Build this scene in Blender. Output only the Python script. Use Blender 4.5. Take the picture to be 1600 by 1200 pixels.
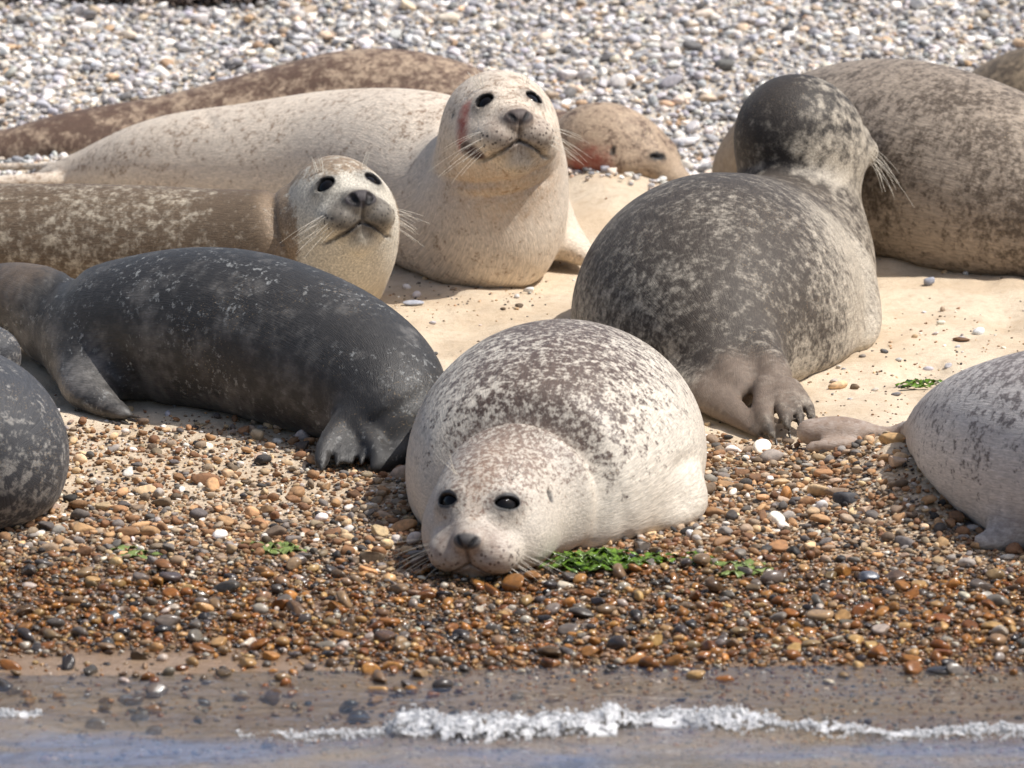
import bpy, bmesh, math, random
import numpy as np
from mathutils import Vector, Matrix

for _o in list(bpy.data.objects):
    bpy.data.objects.remove(_o, do_unlink=True)
scene = bpy.context.scene
col = scene.collection

# ------------------------------------------------------------------ camera
CAM_Y, CAM_Z, PITCH, FPX = -18.0, 3.521, math.radians(10.0), 16360.0
cam_data = bpy.data.cameras.new('camera')
cam = bpy.data.objects.new('camera', cam_data)
col.objects.link(cam)
cam.location = (0.0, CAM_Y, CAM_Z)
cam.rotation_euler = (math.radians(90.0) - PITCH, 0.0, 0.0)
cam_data.sensor_width = 36.0
cam_data.lens = FPX / 1600.0 * 36.0
cam_data.clip_start = 0.5
cam_data.clip_end = 3000.0
cam_data.dof.use_dof = True
cam_data.dof.focus_distance = 19.4
cam_data.dof.aperture_fstop = 7.0
scene.camera = cam

# ------------------------------------------------------------------ sky, sun, exposure
SUN_EL, SUN_AZ = math.radians(58.0), math.radians(100.0)     # azimuth from +Y (away from camera) towards +X (right)
world = bpy.data.worlds.new('World')
scene.world = world
world.use_nodes = True
wn = world.node_tree.nodes
wn.clear()
w_out = wn.new('ShaderNodeOutputWorld')
w_bg = wn.new('ShaderNodeBackground')
w_sky = wn.new('ShaderNodeTexSky')
w_sky.sky_type = 'NISHITA'
w_sky.sun_disc = False
w_sky.sun_elevation = SUN_EL
w_sky.sun_rotation = SUN_AZ
w_sky.air_density = 1.0
w_sky.dust_density = 3.0
w_sky.ozone_density = 0.4
w_bg.inputs['Strength'].default_value = 0.125
world.node_tree.links.new(w_sky.outputs['Color'], w_bg.inputs['Color'])
world.node_tree.links.new(w_bg.outputs['Background'], w_out.inputs['Surface'])
sun_data = bpy.data.lights.new('sun', 'SUN')
sun_data.energy = 4.7
sun_data.angle = math.radians(0.53)
sun_data.color = (1.0, 0.975, 0.94)
sun = bpy.data.objects.new('sun', sun_data)
col.objects.link(sun)
sun_dir = Vector((math.sin(SUN_AZ) * math.cos(SUN_EL), math.cos(SUN_AZ) * math.cos(SUN_EL), math.sin(SUN_EL)))
sun.rotation_euler = (-sun_dir).to_track_quat('-Z', 'Y').to_euler()
sun.location = (3, 3, 6)
scene.view_settings.view_transform = 'Standard'
scene.view_settings.look = 'None'
scene.view_settings.gamma = 1.0
scene.view_settings.exposure = 0.0
scene.view_settings.use_curve_mapping = False
scene.render.engine = 'CYCLES'
scene.cycles.use_denoising = True
scene.cycles.denoiser = 'OPENIMAGEDENOISE'
scene.cycles.use_adaptive_sampling = True
scene.cycles.adaptive_threshold = 0.025
scene.cycles.max_bounces = 6
scene.cycles.diffuse_bounces = 3
scene.cycles.glossy_bounces = 3
scene.cycles.transparent_max_bounces = 8
scene.cycles.caustics_reflective = False
scene.cycles.caustics_refractive = False

# ------------------------------------------------------------------ surveying helpers (photo point + distance -> place)
CP, SP = math.cos(PITCH), math.sin(PITCH)
CAM = np.array([0.0, CAM_Y, CAM_Z])
def ray(px, py):
    u, v = (px - 800.0) / FPX, (600.0 - py) / FPX
    return np.array([u, CP + v * SP, -SP + v * CP])
def P(px, py, Y):
    d = ray(px, py)
    return CAM + d * ((Y - CAM_Y) / d[1])
def mpp(Y):
    return (Y - CAM_Y) / CP / FPX
def lin(r, g, b):
    f = lambda c: (c / 12.92 if c <= 0.04045 else ((c + 0.055) / 1.055) ** 2.4)
    return (f(r / 255.0), f(g / 255.0), f(b / 255.0))

# value noise for terrain and scatter masks
_rs = np.random.RandomState(7)
_NT = _rs.rand(256, 256)
def vnoise(x, y, s=1.0, ox=0.0):
    x = np.asarray(x, float) * s + 37.3 + ox; y = np.asarray(y, float) * s + 91.7 + ox * 1.7
    xi = np.floor(x).astype(int); yi = np.floor(y).astype(int)
    fx = x - xi; fy = y - yi
    fx = fx * fx * (3 - 2 * fx); fy = fy * fy * (3 - 2 * fy)
    a = _NT[xi % 256, yi % 256]; b = _NT[(xi + 1) % 256, yi % 256]
    c = _NT[xi % 256, (yi + 1) % 256]; d = _NT[(xi + 1) % 256, (yi + 1) % 256]
    return (a * (1 - fx) + b * fx) * (1 - fy) + (c * (1 - fx) + d * fx) * fy
def sstep(a, b, x):
    t = np.clip((np.asarray(x, float) - a) / (b - a), 0, 1)
    return t * t * (3 - 2 * t)

# ------------------------------------------------------------------ terrain
MOUNDS = []       # (x, y, radius x, radius y, height)
def ground0(x, y):
    x = np.asarray(x, float); y = np.asarray(y, float)
    z = 0.07 * np.clip(y, -6, 3.4)
    z = z + 0.25 * np.clip(y - 3.4, 0, 2.6) + 0.02 * np.clip(y - 6.0, 0, 60)
    z = z - 0.02 * sstep(-0.62, -0.95, y)
    return z
def ground(x, y):
    x = np.asarray(x, float); y = np.asarray(y, float)
    z = ground0(x, y)
    near = sstep(30, 8, np.abs(y)) * (0.12 + 0.88 * sstep(-0.60, -0.30, y))
    dry = sstep(0.9, 1.3, y)
    z = z + near * (0.018 * (vnoise(x, y, 2.3) - 0.5) + 0.008 * (vnoise(x, y, 7.0, 5) - 0.5)
                    + (0.0035 + 0.006 * dry) * (vnoise(x, y, 17.0, 9) - 0.5) + (0.0015 + 0.002 * dry) * (vnoise(x, y, 48.0, 3) - 0.5)
                    - 0.016 * dry * sstep(0.62, 0.85, vnoise(x, y, 6.0, 13)))
    for (mx, my, rx, ry, mh) in MOUNDS:
        q = ((x - mx) / rx) ** 2 + ((y - my) / ry) ** 2
        z = z + mh * np.exp(-q) * (0.8 + 0.4 * vnoise(x, y, 14.0, 2))
    return z
def G(px, py):
    """place on the beach seen at a photo point"""
    d = ray(px, py)
    t = 17.0
    lo, hi = 14.0, 60.0
    for _ in range(48):
        m = 0.5 * (lo + hi)
        q = CAM + d * m
        if q[2] > float(ground0(q[0], q[1])): lo = m
        else: hi = m
    return CAM + d * lo
for (px, py, rx, ry, mh) in [(945, 300, .10, .22, .045), (1030, 318, .12, .2, .02), (1395, 745, .09, .30, .05), (1460, 790, .08, .25, .03)]:
    g_ = G(px, py)
    MOUNDS.append((g_[0], g_[1], rx, ry, mh))

_gx, _gy = np.arange(-3.0, 3.0, 0.02), np.arange(-1.6, 6.0, 0.02)
_GZ = ground(*np.meshgrid(_gx, _gy, indexing='ij'))
def ground_fast(x, y):
    fx = np.clip((x + 3.0) / 0.02, 0, len(_gx) - 1.01); fy = np.clip((y + 1.6) / 0.02, 0, len(_gy) - 1.01)
    i = fx.astype(int); j = fy.astype(int); a = fx - i; b = fy - j
    return (_GZ[i, j] * (1 - a) + _GZ[i + 1, j] * a) * (1 - b) + (_GZ[i, j + 1] * (1 - a) + _GZ[i + 1, j + 1] * a) * b

# ------------------------------------------------------------------ material helpers
def new_mat(name):
    m = bpy.data.materials.new(name)
    m.use_nodes = True
    nt = m.node_tree
    nt.nodes.clear()
    out = nt.nodes.new('ShaderNodeOutputMaterial')
    b = nt.nodes.new('ShaderNodeBsdfPrincipled')
    nt.links.new(b.outputs['BSDF'], out.inputs['Surface'])
    return m, nt, b
class N:
    """small node-tree writer"""
    def __init__(s, nt): s.nt = nt
    def set(s, sock, v):
        if hasattr(v, 'is_output'): s.nt.links.new(v, sock)
        elif isinstance(v, (tuple, list)) and len(v) == 3 and sock.type == 'RGBA': sock.default_value = (*v, 1.0)
        else: sock.default_value = v
    def node(s, t, **kw):
        n = s.nt.nodes.new(t)
        for k, v in kw.items(): setattr(n, k, v)
        return n
    def attr(s, name, out='Vector'):
        n = s.node('ShaderNodeAttribute', attribute_name=name); return n.outputs[out]
    def math(s, op, a, b=0.0, c=None, clamp=False):
        n = s.node('ShaderNodeMath', operation=op, use_clamp=clamp)
        s.set(n.inputs[0], a); s.set(n.inputs[1], b)
        if c is not None: s.set(n.inputs[2], c)
        return n.outputs[0]
    def noise(s, vec, scale, detail=2.0, rough=0.5, out='Fac', dist=0.0):
        n = s.node('ShaderNodeTexNoise')
        if vec is not None: s.set(n.inputs['Vector'], vec)
        n.inputs['Scale'].default_value = scale; n.inputs['Detail'].default_value = detail
        n.inputs['Roughness'].default_value = rough; n.inputs['Distortion'].default_value = dist
        return n.outputs[out]
    def voro(s, vec, scale, feature='F1', out='Distance', rnd=1.0):
        n = s.node('ShaderNodeTexVoronoi', feature=feature)
        if vec is not None: s.set(n.inputs['Vector'], vec)
        n.inputs['Scale'].default_value = scale; n.inputs['Randomness'].default_value = rnd
        return n.outputs[out]
    def vscale(s, vec, sc):
        n = s.node('ShaderNodeVectorMath', operation='MULTIPLY')
        s.set(n.inputs[0], vec); n.inputs[1].default_value = sc
        return n.outputs[0]
    def vadd(s, a, b):
        n = s.node('ShaderNodeVectorMath', operation='ADD')
        s.set(n.inputs[0], a); s.set(n.inputs[1], b)
        return n.outputs[0]
    def mr(s, v, a, b, c=0.0, d=1.0, smooth=True):
        n = s.node('ShaderNodeMapRange', clamp=True, interpolation_type='SMOOTHSTEP' if smooth else 'LINEAR')
        s.set(n.inputs['Value'], v)
        for k, x in zip(('From Min', 'From Max', 'To Min', 'To Max'), (a, b, c, d)): s.set(n.inputs[k], x)
        return n.outputs['Result']
    def mix(s, f, a, b, blend='MIX'):
        n = s.node('ShaderNodeMix', data_type='RGBA', blend_type=blend)
        s.set(n.inputs[0], f); s.set(n.inputs[6], a); s.set(n.inputs[7], b)
        return n.outputs[2]
    def bump(s, h, strength, dist, normal=None):
        n = s.node('ShaderNodeBump')
        n.inputs['Strength'].default_value = strength; n.inputs['Distance'].default_value = dist
        s.set(n.inputs['Height'], h)
        if normal is not None: s.set(n.inputs['Normal'], normal)
        return n.outputs['Normal']
    def obj(s): return s.node('ShaderNodeTexCoord').outputs['Object']
    def gen_pos(s): return s.node('ShaderNodeNewGeometry').outputs['Position']

def mesh_obj(name, verts, faces, mat=None, parent=None, smooth=True):
    me = bpy.data.meshes.new(name)
    if isinstance(faces, np.ndarray):
        nv, nf, k = len(verts), len(faces), faces.shape[1]
        me.vertices.add(nv); me.vertices.foreach_set('co', np.asarray(verts, np.float32).ravel())
        me.loops.add(nf * k); me.loops.foreach_set('vertex_index', faces.astype(np.int32).ravel())
        me.polygons.add(nf)
        me.polygons.foreach_set('loop_start', np.arange(0, nf * k, k, dtype=np.int32))
        me.update(calc_edges=True)
    else:
        me.from_pydata([tuple(v) for v in verts], [], [tuple(f) for f in faces])
    me.polygons.foreach_set('use_smooth', np.full(len(me.polygons), smooth))
    me.update()
    if mat: me.materials.append(mat)
    o = bpy.data.objects.new(name, me)
    col.objects.link(o)
    if parent is not None: o.parent = parent
    return o
def add_attr(me, name, typ, data):
    a = me.attributes.new(name, typ, 'POINT')
    key = {'FLOAT': 'value', 'FLOAT_VECTOR': 'vector', 'FLOAT_COLOR': 'color'}[typ]
    a.data.foreach_set(key, np.asarray(data, np.float32).ravel())
def tag(o, label=None, cat=None, group=None, kind=None):
    if label: o['label'] = label
    if cat: o['category'] = cat
    if group: o['group'] = group
    if kind: o['kind'] = kind
    return o
# ------------------------------------------------------------------ solid modelling with distance fields (for the animals)
def smin(a, b, k):
    if k <= 0: return np.minimum(a, b)
    h = np.maximum(k - np.abs(a - b), 0.0) / k
    return np.minimum(a, b) - h * h * k * 0.25
def smax(a, b, k): return -smin(-a, -b, k)
def sd_ell(q, c, r):
    r = np.asarray(r, float)
    v = (q - np.asarray(c, float)) / r
    k0 = np.sqrt((v * v).sum(1)) + 1e-9
    w = v / r
    k1 = np.sqrt((w * w).sum(1)) + 1e-9
    return k0 * (k0 - 1.0) / k1
def sd_cap(q, a, b, ra, rb):
    a = np.asarray(a, float); b = np.asarray(b, float)
    ba = b - a
    t = np.clip(((q - a) @ ba) / (ba @ ba + 1e-12), 0, 1)
    w = q - a - t[:, None] * ba
    return np.sqrt((w * w).sum(1)) - (ra + (rb - ra) * t)
def catmull(pts, n=8):
    p = np.asarray(pts, float)
    p = np.vstack([2 * p[0] - p[1], p, 2 * p[-1] - p[-2]])
    out = []
    for i in range(1, len(p) - 2):
        for t in np.linspace(0, 1, n, endpoint=False):
            a, b, c, d = p[i - 1], p[i], p[i + 1], p[i + 2]
            out.append(0.5 * (2 * b + (c - a) * t + (2 * a - 5 * b + 4 * c - d) * t * t + (3 * b - a - 3 * c + d) * t ** 3))
    out.append(p[-2])
    return np.array(out)
class Chain:
    """swept body: rows x y z r, sz flattens the section in height"""
    def __init__(s, rows, sz=1.0, n=8, nrm=(0, 0, 1)):
        s.c = catmull(rows, n); s.sz = sz
        s.n = np.asarray(nrm, float); s.n = s.n / np.linalg.norm(s.n)
        s.c[:, 3] = np.maximum(s.c[:, 3], 1e-3)
        s.len = np.concatenate([[0], np.cumsum(np.linalg.norm(np.diff(s.c[:, :3], axis=0), axis=1))])
    def seg_d(s, p):
        a = s.c[:-1, :3]; ba = s.c[1:, :3] - a
        t = np.clip(((p - a) * ba).sum(1) / ((ba * ba).sum(1) + 1e-12), 0, 1)
        w = p - a - t[:, None] * ba
        return np.sqrt((w * w).sum(1) + (w @ s.n) ** 2 * (1.0 / s.sz ** 2 - 1.0)) - (s.c[:-1, 3] + (s.c[1:, 3] - s.c[:-1, 3]) * t)
    def __call__(s, q, full=False):
        best = np.full(len(q), 1e9); bi = np.zeros(len(q)) if full else None
        c = 0.5 * (q.min(0) + q.max(0)); R = np.sqrt(((q - c) ** 2).sum(1).max())
        dc = s.seg_d(c)
        keep = np.nonzero(dc <= dc.min() + 2.1 * R / min(1.0, s.sz) + 1e-6)[0]
        for i in keep:
            a, b = s.c[i, :3], s.c[i + 1, :3]
            ba = b - a
            qa = q - a
            t = np.clip((qa @ ba) / (ba @ ba + 1e-12), 0, 1)
            w = qa - t[:, None] * ba
            ww = np.einsum('ij,ij->i', w, w)
            if s.sz != 1.0: ww = ww + (w @ s.n) ** 2 * (1.0 / s.sz ** 2 - 1.0)
            d = np.sqrt(ww) - (s.c[i, 3] + (s.c[i + 1, 3] - s.c[i, 3]) * t)
            if full:
                m = d < best; bi[m] = (i + t)[m]
            best = np.minimum(best, d)
        best = best * min(1.0, s.sz)
        return (best, bi) if full else best
    def soft(s, q, tau=0.012):
        """smooth centre, tangent and length along the axis"""
        a = s.c[:-1]; b = s.c[1:]
        W = np.zeros(len(q)); C = np.zeros((len(q), 4)); T = np.zeros((len(q), 3)); S = np.zeros(len(q))
        d0 = run(s, q) / min(1.0, s.sz)
        for i in range(len(a)):
            ba = b[i, :3] - a[i, :3]
            t = np.clip(((q - a[i, :3]) @ ba) / (ba @ ba + 1e-12), 0, 1)
            c = a[i] + t[:, None] * (b[i] - a[i])
            w_ = q - c[:, :3]
            d = np.sqrt((w_ * w_).sum(1) + (w_ @ s.n) ** 2 * (1.0 / s.sz ** 2 - 1.0)) - c[:, 3]
            w = np.exp(-np.clip((d - d0) / tau, 0, 60))
            W += w; C += w[:, None] * c; T += w[:, None] * (ba / (np.linalg.norm(ba) + 1e-9)); S += w * (s.len[i] * (1 - t) + s.len[i + 1] * t)
        T /= np.linalg.norm(T, axis=1)[:, None] + 1e-9
        return C / W[:, None], T, S / W
    def lower(s, c, R):
        return (s.seg_d(c).min() - R / min(1.0, s.sz)) * min(1.0, s.sz)
    def bounds(s):
        r = s.c[:, 3:4]
        return (s.c[:, :3] - r).min(0), (s.c[:, :3] + r).max(0)

def run(f, p, cell=0.2):
    k = np.floor(p / cell).astype(int); k = (k - k.min(0)) @ np.array([1000000, 1000, 1])
    od = np.argsort(k, kind='stable'); ks = k[od]
    cuts = np.concatenate([[0], np.nonzero(np.diff(ks))[0] + 1, [len(p)]])
    out = np.empty(len(p))
    for a, b in zip(cuts[:-1], cuts[1:]): out[od[a:b]] = f(p[od[a:b]])
    return out
def surface_nets(f, lo, hi, h):
    B = 5
    nb = np.ceil((hi - lo) / (h * B)).astype(int) + 1
    bi = np.stack(np.meshgrid(*[np.arange(k) for k in nb], indexing='ij'), -1).reshape(-1, 3)
    dc = run(f, lo + (bi + 0.5) * B * h - 0.5 * h, 0.5)
    dims = nb * B
    val = np.repeat(np.repeat(np.repeat(np.where(dc > 0, 1.0, -1.0).reshape(nb), B, 0), B, 1), B, 2).astype(np.float32)
    act = bi[np.abs(dc) < B * h * 0.87 * 1.15 + 0.008]
    loc = np.stack(np.meshgrid(*[np.arange(B)] * 3, indexing='ij'), -1).reshape(-1, 3)
    gk = (act // 4) @ np.array([1000000, 1000, 1])
    od = np.argsort(gk, kind='stable'); act = act[od]; gk = gk[od]
    cuts = np.concatenate([[0], np.nonzero(np.diff(gk))[0] + 1, [len(act)]])
    for k0, k1 in zip(cuts[:-1], cuts[1:]):
        idx = (act[k0:k1, None, :] * B + loc[None]).reshape(-1, 3)
        val[idx[:, 0], idx[:, 1], idx[:, 2]] = f(lo + idx * h)
    s = val < 0
    c = [s[a:dims[0] - 1 + a, b:dims[1] - 1 + b, d:dims[2] - 1 + d] for a in (0, 1) for b in (0, 1) for d in (0, 1)]
    cnt = sum(x.astype(np.int8) for x in c)
    cell = np.argwhere((cnt > 0) & (cnt < 8))
    vid = np.full(dims, -1, np.int64)
    vid[cell[:, 0], cell[:, 1], cell[:, 2]] = np.arange(len(cell))
    acc = np.zeros((len(cell), 3)); num = np.zeros(len(cell))
    cor = np.array([[a, b, d] for a in (0, 1) for b in (0, 1) for d in (0, 1)])
    cv = [val[cell[:, 0] + o[0], cell[:, 1] + o[1], cell[:, 2] + o[2]] for o in cor]
    for i in range(8):
        for j in range(i + 1, 8):
            if np.abs(cor[i] - cor[j]).sum() != 1: continue
            m = (cv[i] < 0) != (cv[j] < 0)
            t = cv[i][m] / (cv[i][m] - cv[j][m])
            acc[m] += cor[i] + t[:, None] * (cor[j] - cor[i]); num[m] += 1
    V = lo + (cell + acc / num[:, None]) * h
    F = []
    for ax in range(3):
        o1, o2 = [(1, 2), (2, 0), (0, 1)][ax]
        sl0 = [slice(1, -1)] * 3; sl1 = [slice(1, -1)] * 3
        sl0[ax] = slice(0, -1); sl1[ax] = slice(1, None)
        a, b = s[tuple(sl0)], s[tuple(sl1)]
        e = np.argwhere(a != b)
        off = np.array([1, 1, 1]); off[ax] = 0
        e = e + off
        inside = s[e[:, 0], e[:, 1], e[:, 2]]
        def sh(d1, d2):
            q = e.copy(); q[:, o1] += d1; q[:, o2] += d2
            return vid[q[:, 0], q[:, 1], q[:, 2]]
        quad = np.stack([sh(-1, -1), sh(0, -1), sh(0, 0), sh(-1, 0)], 1)
        quad[~inside] = quad[~inside][:, ::-1]
        F.append(quad)
    F = np.vstack(F)
    F = F[(F >= 0).all(1)]
    return V, F
def project(f, p, n=2, lim=0.006, e=8e-4):
    for _ in range(n):
        d = run(f, p)
        g = np.zeros_like(p)
        for a in range(3):
            q = p.copy(); q[:, a] += e
            g[:, a] = (run(f, q) - d) / e
        st = d[:, None] * g / np.maximum((g * g).sum(1), 0.05)[:, None]
        l = np.linalg.norm(st, axis=1)
        st *= np.minimum(1.0, lim / np.maximum(l, 1e-9))[:, None]
        p = p - st
    return p
def refine(V, F, pick):
    """split the picked quads in four; neighbours become n-gons"""
    bm = bmesh.new()
    vs = [bm.verts.new(v) for v in V]
    for q in F:
        try: bm.faces.new([vs[i] for i in q])
        except ValueError: pass
    bm.verts.index_update()
    for rnd, sel in enumerate(pick):
        co = np.array([v.co[:] for v in bm.verts])
        m = sel(co)
        bm.verts.index_update()
        eds = [e for e in bm.edges if m[e.verts[0].index] and m[e.verts[1].index]]
        bmesh.ops.subdivide_edges(bm, edges=eds, cuts=1, use_grid_fill=True)
        bm.verts.index_update()
    return bm

# ------------------------------------------------------------------ seal head (local: x to the nose, y to the animal's left, z up)
EYE_N = np.array([0.64, 0.50, 0.58]); EYE_N /= np.linalg.norm(EYE_N); EYE = np.array([0.0935, 0.0455, 0.042]) - EYE_N * 0.0162
EYE_T = np.cross([0, 0, 1.0], EYE_N); EYE_T /= np.linalg.norm(EYE_T); EYE_U = np.cross(EYE_N, EYE_T)
EYE_R = 0.0215
def mouth_z(y): return np.interp(y, [0, .012, .034, .056, .074], [-.043, -.049, -.061, -.068, -.071])
NOSTRIL = ((0.178, 0.0045, -0.012), (0.168, 0.0185, 0.006))
EAR = ((0.014, 0.095, 0.041), (0.018, 0.099, 0.031))
def head_sdf(q0, o):
    q = q0.copy(); q[:, 1] = np.abs(q[:, 1])
    x, y, z = q[:, 0], q[:, 1], q[:, 2]
    cw, ch = o.get('cw', 1.0), o.get('ch', 1.0)
    d = sd_ell(q, (-0.022, 0, 0.004), (0.125, 0.105 * cw, 0.102 * ch))
    d = smin(d, sd_ell(q, (0.040, 0.045 * cw, -0.030), (0.072, 0.060 * cw, 0.060)), 0.05)
    d = smin(d, sd_cap(q, (0.050, 0, 0.010), (0.122, 0, -0.010), 0.062, 0.040), 0.04)
    d = smin(d, sd_cap(q, (0.02, 0, -0.062), (0.106, 0, -0.068), 0.056, 0.033), 0.03)
    d = smin(d, sd_ell(q, (0.120, 0.036, -0.033), (0.045, 0.040, 0.034)), 0.018)
    nk = o.get('nk', 1.0)
    d = smin(d, sd_ell(q, (0.154, 0, -0.003), (0.019, 0.027 * nk, 0.019 * nk)), 0.014)
    # brow and lids
    d = smin(d, sd_ell(q, EYE, (0.0236 * o.get('ek', 1.0),) * 3), 0.022)
    op = o.get('eye', 1.0)
    ek = o.get('ek', 1.0)
    w = (q - EYE) / ek
    lx, lu, ln = w @ EYE_T, w @ EYE_U, w @ EYE_N
    lu = lu + 0.12 * lx
    lu = np.where(lu > 0, lu / o.get('uplid', 1.0), lu)
    carve = (np.sqrt((lx / 0.0168) ** 2 + (lu / (0.0150 * op)) ** 2) - 1.0) * 0.0150 * min(op, 1.0)
    d = smax(d, -np.maximum(carve, 0.004 - ln), 0.0025)
    # mouth, lip split, nostrils, ear
    lw = o.get('lip', 0.0035)
    d = d + o.get('lipd', 2.0) * lw * np.exp(-((z - mouth_z(y)) / lw) ** 2) * sstep(0.072, 0.110, x)
    d = d + 0.004 * np.exp(-(y / 0.0028) ** 2) * sstep(0.135, 0.15, x) * sstep(-0.048, -0.040, z) * sstep(-0.004, -0.012, z)
    no = o.get('nostril', 0.0045)
    d = smax(d, -sd_cap(q * np.array([1, 1 / nk, 1 / nk]), *o.get('nos', NOSTRIL), no * 0.7, no * 1.25), 0.003)
    d = smax(d, -sd_cap(q / np.array([1, cw, 1]), *EAR, 0.004, 0.0035), 0.006)
    return d
def head_overlay(q0, o):
    """skin colours that differ from the coat: rgb + amount"""
    q = q0.copy(); q[:, 1] = np.abs(q[:, 1])
    n = len(q); a = np.zeros(n); nk = o.get('nk', 1.0)
    rgb = np.tile(np.array([0.035, 0.030, 0.030]), (n, 1))
    def put(c, m):
        nonlocal rgb, a
        m = np.clip(m, 0, 1)
        t = np.where(a + m > 0, m / np.maximum(m + a * (1 - m), 1e-6), 0)
        rgb = rgb * (1 - t)[:, None] + np.array(c) * t[:, None]
        a = m + a * (1 - m)
    if o.get('muzzle'):
        put(o['muzzle'], o.get('muzzle_a', 0.5) * sstep(0.070, 0.030, np.sqrt(((q - (0.150, 0.018, -0.026)) ** 2).sum(1))))
    if o.get('chin'):
        put(o['chin'], o.get('chin_a', 0.5) * sstep(0.085, 0.030, np.sqrt(((q - (0.09, 0.03, -0.098)) ** 2).sum(1))))
    ek = o.get('ek', 1.0); op = min(1.0, o.get('eye', 1.0))
    w = (q - (EYE + EYE_N * 0.019 * ek)) / ek
    er = np.sqrt(((w @ EYE_T) / 1.15) ** 2 + ((w @ EYE_U) / (0.45 + 0.55 * op)) ** 2 + (0.6 * (w @ EYE_N)) ** 2)
    put((0.035, 0.030, 0.028), o.get('ring', 0.22) * sstep(0.036, 0.019, er))
    put((0.02, 0.018, 0.018), sstep(0.0190, 0.0155, er))
    put((0.030, 0.022, 0.020), o.get('mouth_a', 0.7) * sstep(0.0056, 0.0022, np.abs(q[:, 2] - mouth_z(q[:, 1]))) * sstep(0.070, 0.098, q[:, 0]))
    put((0.04, 0.033, 0.032), 0.6 * o.get('mouth_a', 0.7) * sstep(0.0050, 0.0020, q[:, 1]) * sstep(0.13, 0.15, q[:, 0]) * sstep(-0.046, -0.042, q[:, 2]) * sstep(0.0, -0.008, q[:, 2]))
    put(o.get('nose', (0.045, 0.040, 0.040)), 0.96 * sstep(0.0035, -0.001, sd_ell(q, (0.162, 0, -0.001), (0.016, 0.0265 * nk, 0.0150 * nk))))
    put((0.010, 0.008, 0.008), sstep(o.get('nostril', 0.0045) + 0.0025, o.get('nostril', 0.0045) + 0.0005, sd_cap(q * np.array([1, 1 / nk, 1 / nk]), *o.get('nos', NOSTRIL), 0, 0)))
    put((0.025, 0.02, 0.018), 0.85 * sstep(0.0080, 0.0040, sd_cap(q / np.array([1, o.get('cw', 1.0), 1]), *EAR, 0, 0)))
    return np.concatenate([rgb, a[:, None]], 1)

class Head:
    def __init__(s, c, fwd, scale=1.0, roll=0.0, **o):
        s.c = np.asarray(c, float); s.k = scale; s.o = o
        x = np.asarray(fwd, float); x /= np.linalg.norm(x)
        up = np.array([0, 0, 1.0])
        y = np.cross(up, x); y /= np.linalg.norm(y)
        z = np.cross(x, y)
        cr, sr = math.cos(roll), math.sin(roll)
        s.R = np.stack([x, y * cr + z * sr, z * cr - y * sr], 0)
    def loc(s, p): return ((p - s.c) @ s.R.T) / s.k
    def wld(s, q): return (np.asarray(q, float) * s.k) @ s.R + s.c
    def dirw(s, v): return np.asarray(v, float) @ s.R
    def __call__(s, p):
        q = s.loc(p)
        r = np.sqrt((q * q).sum(1))
        d = r - 0.10
        m = r < 0.34
        if m.any(): d[m] = head_sdf(q[m], s.o)
        return d * s.k
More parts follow.
